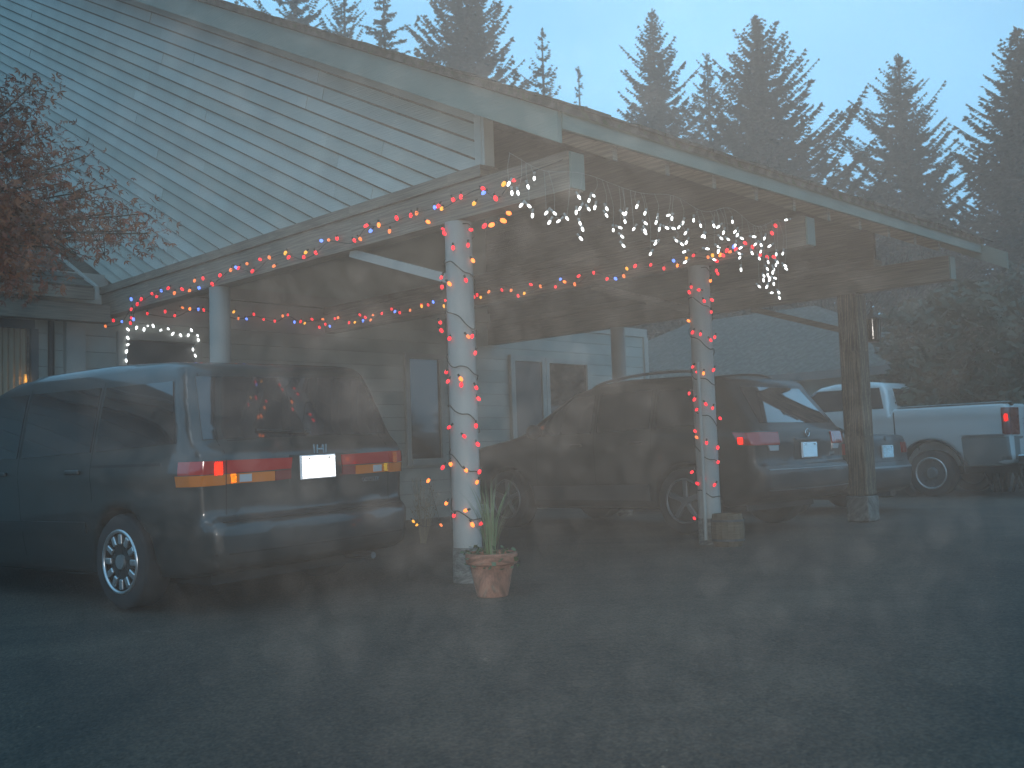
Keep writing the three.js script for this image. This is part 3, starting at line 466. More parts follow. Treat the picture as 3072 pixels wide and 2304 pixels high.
  lettering(g, 'ODYSSEY', car.onRear(0.53, 0.79).add(V(0, 0, 0.002)), 0.03);
  const wp = car.onRear(0.0, 1.17); mesh('rear_wiper', merge([bar(wp.clone().add(V(0, 0, 0.02)), car.onRear(-0.42, 1.2).add(V(0, 0, 0.02)), 0.012, 0.012), new THREE.CylinderGeometry(0.02, 0.02, 0.04, 10).rotateX(1.2).translate(wp.x, wp.y, wp.z + 0.01)]), mat.black, g);
  mesh('underbody', box(-0.7, 0.17, -4.6, 0.7, 0.3, -0.35), mat.black, g);
  mesh('exhaust_pipe', new THREE.CylinderGeometry(0.025, 0.025, 0.3, 12).rotateX(Math.PI / 2).translate(0.5, 0.24, -0.2), mat.dullAlloy, g);
}
// sport utility under the second bay
{
  const g = thing('sport_utility', 'black sport utility vehicle parked under the carport between white column and timber post', 'suv', [4.9, 0, 0.16]);
  const car = new Car({ hw: 0.97, belt: 1.08, tumble: 0.24, wheelR: 0.36, axles: [-1.0, -3.72], wells: 0.41, plan: 0.09, planEnd: 0.6,
    profile: [[-0.12, 0.36], [0.0, 0.40], [0.03, 0.48], [0.03, 0.66], [0.005, 0.72], [-0.045, 0.74], [-0.05, 0.80], [-0.045, 0.95], [-0.06, 1.06], [-0.12, 1.14], [-0.42, 1.52], [-0.48, 1.63], [-0.56, 1.675], [-0.9, 1.715], [-1.8, 1.735], [-2.4, 1.70], [-2.75, 1.62], [-3.15, 1.40], [-3.55, 1.17], [-3.8, 1.10], [-4.4, 1.02], [-4.7, 0.86], [-4.78, 0.65], [-4.77, 0.42], [-4.6, 0.28], [-4, 0.26], [-2.5, 0.26], [-0.5, 0.28]] });
  mesh('body', car.body, paint.black, g);
  for (const s of both) {
    mesh('side_window', car.sideQuad(s, [[-0.62, 1.17], [-1.36, 1.15], [-1.36, 1.58], [-0.86, 1.55]], 12, 8), glass, g);
    mesh('side_window', car.sideQuad(s, [[-1.45, 1.15], [-2.2, 1.13], [-2.2, 1.58], [-1.45, 1.585]], 12, 8), glass, g);
    mesh('side_window', car.sideQuad(s, [[-2.29, 1.13], [-3.3, 1.13], [-2.62, 1.56], [-2.29, 1.575]], 12, 8), glass, g);
    for (const q of [[[-1.4, 1.6], [-1.42, 0.85]], [[-2.245, 1.6], [-2.245, 0.4]], [[-3.15, 1.15], [-3.2, 0.4]]]) mesh('panel_gap', car.sideLine(s, q), mat.seam, g);
    mesh('lower_cladding', car.sideQuad(s, [[-1.48, 0.36], [-3.25, 0.36], [-3.25, 0.52], [-1.48, 0.54]], 20, 4, 0.016), P(0.035, 0.036, 0.038, { roughness: 0.6 }), g);
    for (const z of [-1.62, -2.5]) { const p = car.onSide(s, z, 1.0); mesh('door_handle', new RoundedBoxGeometry(0.03, 0.03, 0.18, 2, 0.012).translate(p.x + s * 0.016, 1.0, z), paint.black, g); }
    const a = car.drop(V(s * 0.66, 2, -0.85), V(0, -1, 0), 1), b = car.drop(V(s * 0.66, 2, -2.5), V(0, -1, 0), 1), c = car.drop(V(s * 0.66, 2, -1.7), V(0, -1, 0), 1);
    mesh('roof_rail', tube([a, a.clone().add(V(0, 0.05, -0.1)), c.clone().add(V(0, 0.055, 0)), b.clone().add(V(0, 0.05, 0.1)), b], 0.017, 30, 8), mat.dullAlloy, g);
    const m = car.onSide(s, -3.1, 1.15); mesh('door_mirror', new THREE.SphereGeometry(0.12, 14, 10).scale(0.9, 0.75, 0.6).translate(m.x + s * 0.13, 1.18, -3.1), paint.black, g);
    mesh('tail_lamp', car.patch((u, v) => { const y = 0.93 + 0.13 * v + (u < 0.5 ? 0.02 * (0.5 - u) : 0); return u < 0.5 ? car.onSide(s, -0.36 + 0.08 * (1 - v) + 0.17 * (u / 0.5), y) : car.onRear(s * (0.90 - 0.34 * ((u - 0.5) / 0.5)), y); }, 18, 8, 0.012), mat.redLens, g);
    mesh('reversing_lamp', car.rearQuad([[s * 0.72, 0.87], [s * 0.58, 0.87], [s * 0.58, 0.925], [s * 0.75, 0.925]], 6, 4, 0.011), mat.clearLens, g);
    const q = car.onSide(s, -0.24, 0.985); q.x += s * 0.02; reflector('lamp_reflector', q, V(s * 0.75, 0, 0.8), 0.10, 0.075, mat.retroRed, g, 0.016);
    for (const z of car.axles) wheel(g, s * 0.85, 0.36, z, 0.36, 0.235, s, 'five');
  }
  mesh('rear_window', car.rearQuad([[-0.74, 1.16], [0.74, 1.16], [0.62, 1.56], [-0.62, 1.56]], 18, 12, 0.006), P(0.03, 0.036, 0.042, { roughness: 0.05, clearcoat: 1, clearcoatRoughness: 0.03 }), g);
  mesh('tailgate_gap', merge([car.rearLine([[-0.8, 1.12], [-0.74, 0.76]]), car.rearLine([[0.8, 1.12], [0.74, 0.76]]), car.rearLine([[-0.74, 0.76], [0.74, 0.76]])]), mat.seam, g);
  mesh('plate_recess', car.rearQuad([[-0.3, 0.765], [0.3, 0.765], [0.27, 0.97], [-0.27, 0.97]], 8, 5, 0.002), mat.black, g);
  plate(g, car.onRear(0, 0.865).add(V(0, 0, 0.006)));
  mesh('tailgate_grip', car.rearQuad([[-0.28, 0.975], [0.28, 0.975], [0.27, 0.99], [-0.27, 0.99]], 8, 2, 0.014), paint.black, g);
  const e = car.onRear(0, 1.05); e.z += 0.012; const ring = new THREE.TorusGeometry(0.042, 0.006, 8, 32).scale(1, 0.95, 1).translate(e.x, e.y, e.z); mesh('emblem', merge([ring, bar(V(e.x - 0.024, e.y - 0.032, e.z), V(e.x - 0.006, e.y + 0.036, e.z), 0.008, 0.008), bar(V(e.x + 0.024, e.y - 0.032, e.z), V(e.x + 0.006, e.y + 0.036, e.z), 0.008, 0.008), bar(V(e.x - 0.012, e.y + 0.008, e.z), V(e.x + 0.012, e.y + 0.008, e.z), 0.006, 0.006)]), mat.chrome, g);
  lettering(g, 'MDX', car.onRear(0.55, 0.80).add(V(0, 0, 0.003)), 0.036);
  mesh('bumper_strip', car.rearQuad([[-0.84, 0.67], [0.84, 0.67], [0.84, 0.68], [-0.84, 0.68]], 24, 2, 0.004), mat.dullAlloy, g);
  mesh('bumper_strip', car.rearQuad([[-0.84, 0.46], [0.84, 0.46], [0.84, 0.47], [-0.84, 0.47]], 24, 2, 0.004), mat.dullAlloy, g);
  mesh('underbody', box(-0.7, 0.24, -4.3, 0.7, 0.4, -0.4), mat.black, g);
}
// sedan beyond the timber post
{
  const g = thing('sedan', 'dark sedan half hidden beyond the timber post, its trunk and plate showing', 'car', [8.0, 0, -0.42]);
  const car = new Car({ hw: 0.82, belt: 0.92, tumble: 0.36, wheelR: 0.315, axles: [-1.05, -3.7], wells: 0.36, plan: 0.09, planEnd: 0.6,
    profile: [[-0.1, 0.26], [0, 0.3], [0.03, 0.42], [0.03, 0.58], [-0.01, 0.64], [-0.03, 0.7], [-0.05, 0.95], [-0.09, 1.01], [-0.4, 1.03], [-0.75, 1.03], [-1.1, 1.2], [-1.45, 1.35], [-1.9, 1.40], [-2.4, 1.39], [-2.8, 1.28], [-3.4, 0.99], [-4.2, 0.86], [-4.55, 0.7], [-4.62, 0.5], [-4.55, 0.25], [-4, 0.2], [-2.4, 0.2], [-0.5, 0.22]] });
  mesh('body', car.body, paint.charcoal, g);
  for (const s of both) {
    mesh('side_window', car.sideQuad(s, [[-1.15, 1.0], [-2.05, 0.98], [-2.05, 1.31], [-1.55, 1.29]], 10, 6), glass, g);
    mesh('side_window', car.sideQuad(s, [[-2.13, 0.98], [-3.2, 0.98], [-2.55, 1.29], [-2.13, 1.31]], 10, 6), glass, g);
    mesh('tail_lamp', car.patch((u, v) => { const y = 0.77 + 0.14 * v; return u < 0.5 ? car.onSide(s, -0.34 + 0.14 * (u / 0.5), y) : car.onRear(s * (0.8 - 0.3 * ((u - 0.5) / 0.5)), y); }, 14, 5, 0.01), mat.redLens, g);
    for (const z of car.axles) wheel(g, s * 0.76, 0.315, z, 0.315, 0.2, s, 'five');
  }
  mesh('rear_window', car.patch((u, v) => car.drop(V(-0.6 + 1.2 * u, 2, -0.85 - 0.5 * v), V(0, -1, 0), 1.2), 14, 8, 0.006), glass, g);
  mesh('trunk_gap', merge([car.rearLine([[-0.5, 0.98], [-0.48, 0.66]]), car.rearLine([[0.5, 0.98], [0.48, 0.66]]), car.rearLine([[-0.48, 0.66], [0.48, 0.66]])]), mat.seam, g);
  plate(g, car.onRear(0, 0.79).add(V(0, 0, 0.006)));
  const e = car.onRear(0, 0.96); mesh('emblem', merge([bar(V(e.x - 0.018, e.y - 0.03, e.z + 0.006), V(e.x - 0.005, e.y + 0.03, e.z + 0.006), 0.009, 0.01), bar(V(e.x + 0.018, e.y - 0.03, e.z + 0.006), V(e.x + 0.005, e.y + 0.03, e.z + 0.006), 0.009, 0.01)]), mat.chrome, g);
  mesh('bumper_strip', car.rearQuad([[-0.78, 0.575], [0.78, 0.575], [0.78, 0.595], [-0.78, 0.595]], 20, 2, 0.006), mat.dullAlloy, g);
  mesh('underbody', box(-0.6, 0.18, -4.2, 0.6, 0.3, -0.3), mat.black, g);
}
// pickup
{
  const g = thing('pickup_truck', 'silver two tone pickup truck with open bed parked by the shrubs', 'pickup', [12.5, 0, -0.05]);
  const car = new Car({ hw: 0.99, belt: 1.42, tumble: 0.26, wheelR: 0.38, axles: [-1.32, -4.55], wells: 0.54, plan: 0.03, planEnd: 0.3, k: 0.045,
    cuts: (x, y, z) => Math.min(0.9 - y < 0 ? 1 : -1, 1) > 0 ? Math.min(y - 0.95, 0.86 - Math.abs(x), -0.06 - z, z + 1.86) : -1,
    profile: [[-0.02, 0.52], [0.0, 0.56], [0.0, 1.40], [-0.02, 1.46], [-0.1, 1.47], [-1.82, 1.47], [-1.86, 1.44], [-1.875, 1.36], [-1.895, 1.36], [-1.91, 1.46], [-1.98, 1.80], [-2.08, 1.92], [-2.3, 1.955], [-3.1, 1.955], [-3.4, 1.90], [-3.8, 1.62], [-4.05, 1.42], [-4.2, 1.36], [-5.3, 1.26], [-5.42, 1.15], [-5.45, 0.8], [-5.42, 0.55], [-5.2, 0.48], [-0.3, 0.48]] });
  mesh('body', car.body, paint.silver, g);
  for (const s of both) {
    mesh('side_window', car.sideQuad(s, [[-2.06, 1.48], [-2.55, 1.48], [-2.55, 1.84], [-2.16, 1.84]], 8, 6), glass, g);
    mesh('side_window', car.sideQuad(s, [[-2.62, 1.48], [-3.82, 1.46], [-3.36, 1.84], [-2.62, 1.84]], 10, 6), glass, g);
    for (const [a, b] of [[-0.005, -0.80], [-1.85, -4.0]]) mesh('lower_panel', car.sideQuad(s, [[a, 0.505], [b, 0.505], [b, 0.94], [a, 0.94]], 20, 6, 0.004), paint.grey, g);
    for (const [a, b] of [[-0.14, -0.775], [-1.88, -4.0]]) mesh('body_moulding', car.sideQuad(s, [[a, 0.945], [b, 0.945], [b, 0.985], [a, 0.985]], 20, 3, 0.014), mat.alloy, g);
    mesh('panel_gap', merge([car.sideLine(s, [[-1.885, 1.4], [-1.885, 0.55]], 12, 0.02), car.sideLine(s, [[-2.585, 1.86], [-2.585, 0.55]])]), mat.seam, g);
    mesh('wheel_lip', new THREE.TorusGeometry(0.545, 0.02, 8, 30, Math.PI).rotateY(Math.PI / 2).translate(s * 0.985, 0.38, -1.32), mat.black, g);
    mesh('wheel_well', new THREE.CylinderGeometry(0.538, 0.538, 0.3, 30, 1, true, 0, Math.PI).rotateZ(Math.PI / 2).rotateX(-Math.PI / 2).translate(s * 0.82, 0.38, -1.32), mat.black, g);
    const lamp = mesh('tail_lamp', car.patch((u, v) => car.onSide(s, -0.16 + 0.13 * u, 0.97 + 0.42 * v), 4, 8, 0.014), P(0.14, 0.016, 0.016, { roughness: 0.2, clearcoat: 1 }), g); lamp.userData.label = 'tall dark red tail lamp';
    reflector('lamp_reflector', V(s * 1.014, 1.235, -0.085), V(s, 0, 0.35), 0.075, 0.12, mat.retroRed, g, 0.018);
    const m = car.onSide(s, -3.6, 1.45); mesh('door_mirror', box(m.x + s * 0.05, 1.42, -3.68, m.x + s * 0.25, 1.6, -3.58, 0.02), mat.black, g);
    for (const z of car.axles) wheel(g, s * 0.85, 0.38, z, 0.38, 0.25, s, 'steel');
  }
  mesh('bed_rail_cap', merge([box(-0.98, 1.472, -1.84, -0.87, 1.487, -0.03, 0.006), box(0.87, 1.472, -1.84, 0.98, 1.487, -0.03, 0.006)]), mat.alloy, g);
  mesh('rear_window', car.patch((u, v) => car.drop(V(-0.68 + 1.36 * u, 1.52 + 0.3 * v, -1.4), V(0, 0, -1), 1), 12, 6, 0.006), glass, g);
  mesh('rear_bumper', box(-0.95, 0.5, 0.02, 0.95, 0.66, 0.16, 0.03), mat.chrome, g);
  mesh('frame_rail', merge([box(-0.5, 0.36, -5, -0.4, 0.5, -0.1), box(0.4, 0.36, -5, 0.5, 0.5, -0.1), box(-0.8, 0.33, -1.38, 0.8, 0.43, -1.26)]), mat.black, g);
  plate(g, V(0.0, 0.57, 0.165));
}
//#ENDVEH
//#OBJECTS
// ---------------------------------------------------------------- light strings
const bulbGeo = (() => { const pr = [[0, -0.022], [0.007, -0.019], [0.0125, -0.010], [0.0145, 0.0], [0.0125, 0.011], [0.008, 0.018], [0.0065, 0.02], [0, 0.02]].map(([a, b]) => new THREE.Vector2(a, b)); return new THREE.LatheGeometry(pr, 12); })();
const iceGeo = (() => { const pr = [[0, -0.021], [0.006, -0.017], [0.0095, -0.006], [0.0095, 0.004], [0.0075, 0.014], [0, 0.015]].map(([a, b]) => new THREE.Vector2(a, b)); return new THREE.LatheGeometry(pr, 10); })();
const socketGeo = new THREE.CylinderGeometry(0.0085, 0.007, 0.026, 8);
function lightString(name, label, group, bulbs, wires, geo, wireMat, wr = 0.0035, tilt = 0.9) {
  const t = thing(name, label, 'string lights', [0, 0, 0], group), parts = wires.map((w) => tube(w, wr, Math.max(8, w.length * 4), 5));
  for (const [p, k, s = 1] of bulbs) {
    const q = new THREE.Quaternion().setFromEuler(new THREE.Euler(rr(-tilt, tilt), rr(-3, 3), rr(-tilt, tilt)));
    const b = mesh('bulb', geo, bulbMat[k], t); b.position.copy(p); b.quaternion.copy(q); b.scale.setScalar(s * rr(0.92, 1.08));
    parts.push(socketGeo.clone().translate(0, 0.029, 0).applyQuaternion(q).translate(p.x, p.y, p.z));
  }
  const w = mesh('wire', merge(parts), wireMat, t); return t;
}
const px = (crop, list, dk = 'r') => list.map((a) => [crop[0] + a[0] / crop[2], crop[1] + a[1] / crop[2], a[2] || dk]);
const cA = [0, 768, 2.16], cB = [1024, 0, 2.16], cC = [1024, 768, 2.16], cD = [1900, 600, 2.765], cE = [1200, 550, 5.53], cF = [2048, 768, 2.16], cG = [1150, 1350, 3.687];
const jog = (p, s = 0.012) => p.clone().add(V(rr(-s, s), rr(-s, s) - 0.01, rr(-s, s)));
{ // along the near beam
  const l = [...px(cA, [[735, 418, 'R'], [790, 425, 'b'], [683, 455, 'o'], [852, 402], [865, 410, 'b'], [845, 435], [850, 280, 'b'], [915, 280], [890, 312, 'R'], [850, 345], [985, 245], [1015, 262], [1045, 225, 'b'], [1090, 208, 'R'], [1130, 240, 'o'], [1180, 215], [1228, 225, 'o'], [1290, 207, 'b'], [1260, 160, 'o'], [1315, 145], [1375, 182], [1425, 125, 'R'], [1495, 90, 'o'], [1530, 75, 'b'], [1545, 78], [1600, 50, 'o'], [1635, 98], [1685, 22], [1775, 65, 'o'], [1745, 10, 'o'], [1870, 8, 'R'], [1968, 8]]), [964, 722, 'b'], [986, 720, 'o'], [1011, 715, 'r'], [856, 759, 'y'], [917, 757, 'y'], [947, 758, 'r'],
    ...px(cB, [[85, 1558], [122, 1548, 'o'], [160, 1463], [190, 1495, 'b'], [242, 1458, 'Y'], [312, 1498, 'o'], [358, 1413, 'R'], [450, 1395], [488, 1380, 'o'], [562, 1438, 'Y'], [605, 1345, 'b'], [628, 1335], [650, 1352, 'y'], [725, 1295], [775, 1275], [860, 1318, 'y'], [918, 1222, 'R'], [922, 1248, 'b'], [1000, 1285], [1052, 1192, 'y'], [1115, 1168]])];
  const b = l.map(([u, v, k]) => { const p = on(u, v, 'x', -0.105); if (p.z < WALL + 0.12) { const q = on(u, v, 'z', WALL + 0.14); return [q, k]; } return [p, k]; }), s = b.map((q) => q[0]).sort((p, q) => p.z - q.z || p.x - q.x).filter((p, i) => i % 2 === 0).map((p) => jog(p));
  s.forEach((p) => (p.x = Math.min(p.x, -0.083))); s.push(V(-0.085, 2.9, 1.16));
  lightString('light_string', 'multicoloured light string draped along the near carport beam', 'light strings on the carport', b, [s], bulbGeo, mat.wire);
}
{ // along the middle beam, then across the house wall
  const l = [...px(cC, [[50, 432], [87, 430, 'y'], [120, 382], [140, 420, 'b'], [155, 398], [190, 415, 'o'], [205, 382, 'o'], [262, 372], [325, 343], [347, 360, 'b'], [378, 367], [445, 352, 'o'], [518, 315], [520, 325, 'y'], [562, 317], [595, 298, 'b'], [665, 325, 'y'], [675, 290], [860, 265], [880, 252, 'R'], [903, 268, 'y'], [955, 232, 'o'], [1040, 220], [1100, 222, 'o'], [1145, 258], [1185, 243, 'y'], [1228, 185], [1290, 197, 'o'], [1387, 200], [1420, 150, 'b'], [1447, 168, 'Y'], [1512, 183, 'o'], [1537, 130], [1635, 108], [1722, 148], [1777, 147, 'b'], [1830, 130, 'o'], [1850, 82, 'y'], [1903, 65], [2005, 58], [2090, 80], [2153, 30, 'b'], [2178, 60, 'Y']]),
    ...px(cD, [[333, 503, 'b'], [367, 542, 'Y'], [440, 485, 'y'], [498, 460], [620, 475, 'o'], [657, 458, 'y'], [723, 455, 'Y'], [745, 460], [690, 505, 'R'], [775, 418], [803, 430, 'o'], [835, 385, 'b'], [850, 408], [927, 357], [988, 390], [1053, 455], [1110, 475], [1165, 473], [1150, 275], [1180, 213]]),
    ...px(cA, [[955, 373], [1070, 360], [1132, 387], [1183, 335, 'o'], [1230, 343, 'Y'], [1285, 345, 'b'], [1320, 350], [1515, 362, 'y'], [1545, 405, 'o'], [1597, 407, 'b'], [1645, 378], [1708, 410], [1780, 422], [1832, 388, 'o'], [1865, 382], [1908, 428, 'b'], [1948, 425], [1975, 435, 'y'], [2022, 410], [2070, 462], [2108, 442], [2137, 455, 'b'], [2092, 410, 'o'], [2170, 405], [2190, 400, 'o']])];
  const wall = [], beam = [];
  for (const [u, v, k] of l) { const q = on(u, v, 'x', W2 - 0.105); if (u < 985 || q.z < WALL + 0.1) wall.push([on(u, v, 'z', WALL + 0.1), k]); else beam.push([q, k]); }
  const wa = wall.map((q) => q[0]).sort((p, q) => p.x - q.x).filter((p, i) => i % 2 === 0).map((p) => jog(p)), wb = beam.map((q) => q[0]).sort((p, q) => p.z - q.z).filter((p, i) => i % 2 === 0).map((p) => jog(p));
  lightString('light_string', 'multicoloured light string along the middle beam and over the house wall', 'light strings on the carport', [...wall, ...beam], [[...wa, ...wb]], bulbGeo, mat.wire);
}
function wrapped(cx, list, yTop, yBot, label, turns, ph, extra = []) {
  const b = list.map(([u, v, k]) => { // the nearest point of the sight line to a sleeve round the post
    const d = ray(u, v), ox = EYE.x - cx, oz = EYE.z, A = d.x * d.x + d.z * d.z, B = ox * d.x + oz * d.z, R = 0.128, C = ox * ox + oz * oz - R * R, D = B * B - A * C, t = (-B - Math.sqrt(Math.max(0, D))) / A; return [EYE.clone().addScaledVector(d, t), k, 0.92]; });
  const w = []; for (let i = 0; i <= turns * 14; i++) { const a = ph - i / 14 * 2 * Math.PI, y = yTop + (yBot - yTop) * i / (turns * 14) + 0.018 * Math.sin(i * 1.7) + 0.02 * Math.sin(i * 0.6); w.push(V(cx + 0.116 * Math.cos(a), y, 0.116 * Math.sin(a))); }
  lightString('light_string', label, 'light strings round the columns', [...b, ...extra], [w], bulbGeo, mat.wire, 0.0042);
}
wrapped(0, [...px(cC, [[853, 30, 'Y'], [648, 138], [652, 200], [700, 180, 'Y'], [808, 157, 'R'], [640, 430], [648, 482, 'R'], [700, 535, 'R'], [822, 522, 'o'], [848, 520, 'R'], [868, 628], [680, 752, 'R'], [690, 812], [775, 797, 'Y'], [777, 835, 'R'], [875, 853, 'R'], [890, 925], [698, 1110, 'R'], [873, 1100, 'R'], [797, 1168, 'R'], [885, 1220, 'R'], [708, 1348, 'Y'], [657, 1370, 'R'], [808, 1388, 'Y'], [895, 1398], [880, 1465, 'Y'], [680, 1602, 'Y']]), ...px(cE, [[712, 765, 'R'], [735, 830, 'R'], [880, 1070], [1130, 1025, 'R'], [1178, 770, 'R']]), ...px(cG, [[780, 725], [910, 670, 'Y'], [985, 825, 'Y'], [1080, 815]])], 2.66, 0.36, 'red light string wound round the white column behind the clay pot', 6.3, 2.0,
  px(cE, [[1400, 705, 'R'], [1520, 690, 'Y'], [1715, 620, 'Y'], [1805, 495, 'Y']]).map(([u, v, k]) => [on(u, v, 'x', -0.1), k, 1.1]));
wrapped(W2, [...px(cF, [[218, 95, 'R'], [228, 115, 'R'], [180, 160, 'Y'], [55, 200], [105, 220, 'R'], [42, 235], [140, 292, 'R'], [190, 285], [185, 362], [38, 420, 'Y'], [63, 495, 'R'], [115, 507, 'R'], [182, 545, 'R'], [208, 525], [65, 718], [93, 752, 'R'], [135, 760, 'Y'], [200, 738], [150, 960, 'R'], [195, 985], [75, 930], [90, 995, 'R'], [42, 890], [243, 1052, 'R'], [80, 1135], [90, 1175, 'o'], [155, 1210, 'R'], [228, 1242, 'R'], [230, 1335, 'R'], [60, 1400], [138, 1440, 'R'], [95, 1475, 'R'], [207, 1483]]), [2083, 1555, 'R']], 2.66, 0.36, 'red light string wound round the white column with the downpipe', 6.3, 2.3);
{ // icicle lights hung across the beam ends
  const l = [...px(cB, [[1250, 1155], [1210, 1210], [1085, 1190], [1105, 1250], [1145, 1250], [1165, 1330], [1217, 1335], [1238, 1395], [1328, 1380], [1383, 1383], [1348, 1440], [1408, 1432], [1463, 1415], [1540, 1277], [1635, 1268], [1605, 1298], [1643, 1343], [1603, 1355], [1522, 1375], [1545, 1350], [1547, 1447], [1563, 1485], [1552, 1545], [1718, 1395], [1720, 1352], [1762, 1490], [1830, 1385], [1843, 1383], [1838, 1435], [1807, 1475], [1820, 1533], [1828, 1592], [1915, 1337], [1967, 1382], [1895, 1483], [1972, 1447], [1970, 1510], [1968, 1495], [2047, 1413], [2040, 1440], [2060, 1485], [2120, 1395], [2142, 1415], [2110, 1477], [2153, 1480], [2045, 1562], [2035, 1578], [2003, 1645]], 'w'),
    ...px(cD, [[410, 190], [378, 225], [432, 275], [357, 337], [403, 367], [440, 352], [423, 430], [430, 515], [500, 167], [558, 212], [590, 303], [575, 298], [613, 405], [668, 213], [705, 222], [748, 270], [730, 318], [788, 327], [822, 180], [843, 262], [863, 290], [900, 318], [707, 390], [705, 425], [672, 495], [845, 375], [890, 397], [880, 445], [883, 478], [893, 577], [1000, 305], [1012, 368], [1087, 318], [1060, 375], [1130, 382], [985, 440], [1057, 427], [1045, 485], [1185, 450], [1240, 443], [1118, 515], [1193, 515], [1183, 540], [1112, 573], [1165, 573], [1157, 600], [1115, 620], [1083, 630], [1128, 645], [1175, 648], [1080, 665], [1130, 662], [1165, 695], [1045, 718], [1107, 720], [1148, 770], [1207, 767], [1212, 812], [1260, 545], [1267, 570], [1268, 165]], 'w')];
  const b = l.map(([u, v, k]) => { const p = on(u, v, 'z', u < 1572 ? 1.225 : BEAM_END + 0.04); return [p, k, 0.86]; });
  // hanging wire from under the beam ends; every bulb joins the strand above it
  const P = b.map((q) => q[0]), main = [], wires = [], x0 = P.reduce((m, p) => Math.min(m, p.x), 9), x1 = P.reduce((m, p) => Math.max(m, p.x), -9);
  const topY = (x) => HB + 0.10 + 0.035 * Math.cos((x - x0) / (x1 - x0) * 26) - 0.02 * Math.sin(x * 9);
  for (let i = 0; i <= 40; i++) { const x = x0 + (x1 - x0) * i / 40; main.push(V(x, topY(x), BEAM_END + 0.035)); }
  wires.push(main);
  for (const p of P) { let up = null, best = 0.16; for (const q of P) { const dy = q.y - p.y, dx = Math.abs(q.x - p.x); if (dy > 0.02 && dx < 0.07 && dy + dx * 2 < best) { best = dy + dx * 2; up = q; } } const a = up ? up.clone() : V(p.x + rr(-0.05, 0.05), Math.max(topY(p.x), p.y + 0.05), BEAM_END + 0.035); const m = a.clone().lerp(p, 0.5).add(V(rr(-0.03, 0.03), 0, 0.012)); wires.push([a, m, p.clone().add(V(0, 0.02, 0))]); }
  lightString('icicle_light_string', 'white icicle light string hanging across the carport beam ends', undefined, b, wires, iceGeo, mat.paleWire, 0.0011, 0.9);
}
{ // round the entry door
  const l = px(cA, [[828, 475], [828, 530], [828, 575], [820, 617], [818, 677], [818, 727], [885, 463], [933, 475], [958, 452], [992, 452], [1043, 480], [1090, 472], [1120, 503], [1170, 512], [1220, 512], [1240, 480], [1280, 515], [1285, 543], [1250, 605], [1265, 645]], 'w');
  const b = l.map(([u, v, k]) => [on(u, v, 'z', WALL + 0.085), k, 1.25]); const w = [5, 4, 3, 2, 1, 0, 6, 7, 8, 9, 10, 11, 12, 13, 14, 15, 16, 17, 18, 19].map((i) => jog(b[i][0], 0.008));
  lightString('door_light_string', 'white light string framing the house entry door', undefined, b, [w], iceGeo, mat.whiteWire, 0.003);
}
// ---------------------------------------------------------------- pot, planters, lantern
const lathe = (pts, n = 28) => new THREE.LatheGeometry(pts.map(([a, b]) => new THREE.Vector2(a, b)), n);
{
  const at = [-0.39, groundY(-0.39) - 0.004, 0.66], g = thing('clay_pot', 'terracotta flower pot standing before the white column', 'flower pot', at);
  mesh('pot_body', lathe([[0, 0.0], [0.10, 0.0], [0.105, 0.005], [0.15, 0.215], [0.138, 0.215], [0.095, 0.02], [0, 0.02]]), mat.clay, g);
  mesh('pot_rim', lathe([[0.15, 0.212], [0.168, 0.216], [0.174, 0.225], [0.177, 0.282], [0.17, 0.292], [0.156, 0.29], [0.148, 0.216]]), mat.clay, g);
  mesh('soil', lathe([[0, 0.262], [0.1, 0.266], [0.152, 0.258]]), mat.soil, g);
  const s = thing('spike_plant', 'spiky grass and trailing ivy growing in the terracotta pot', 'plant', [at[0], at[1] + 0.262, at[2]]);
  const bl = [], dry = [];
  for (let i = 0; i < 64; i++) { const a = rnd() * 6.283, len = rr(0.28, 0.62), lean = rr(0.05, 0.55), w = rr(0.005, 0.009), L = i % 6 ? bl : dry, r0 = rr(0, 0.05); let p = V(Math.cos(a) * r0, -0.01, Math.sin(a) * r0), sd = V(-Math.sin(a), 0, Math.cos(a)).multiplyScalar(w);
    for (let k = 0; k < 5; k++) { const t = (k + 1) / 5, q = V(Math.cos(a) * (r0 + lean * len * t * t), len * t * (1 - 0.25 * lean * t), Math.sin(a) * (r0 + lean * len * t * t)), w0 = 1 - k / 5, w1 = 1 - t; const A = p.clone().addScaledVector(sd, w0), B = p.clone().addScaledVector(sd, -w0), C = q.clone().addScaledVector(sd, -w1), D = q.clone().addScaledVector(sd, w1); L.push(...A, ...B, ...C, ...A, ...C, ...D); p = q; } }
  mesh('grass_blades', tris(bl), mat.blade, s); mesh('dry_blades', tris(dry), mat.dryBlade, s);
  const iv = []; for (let i = 0; i < 150; i++) { const a = rr(0.5, 5.6), r = rr(0.06, 0.20), c = V(Math.cos(a) * r, rr(-0.04, 0.07) - (r > 0.17 ? 0.03 : 0), Math.sin(a) * r), z = rr(0.012, 0.026), u = V(rr(-1, 1), rr(-0.4, 0.6), rr(-1, 1)).normalize(), v = u.clone().cross(V(rr(-1, 1), 1, rr(-1, 1))).normalize(); const A = c.clone().addScaledVector(u, z), B = c.clone().addScaledVector(v, z * 0.8), C = c.clone().addScaledVector(u, -z), D = c.clone().addScaledVector(v, -z * 0.8); iv.push(...A, ...B, ...C, ...A, ...C, ...D); }
  mesh('ivy_leaves', tris(iv), mat.ivy, s);
}
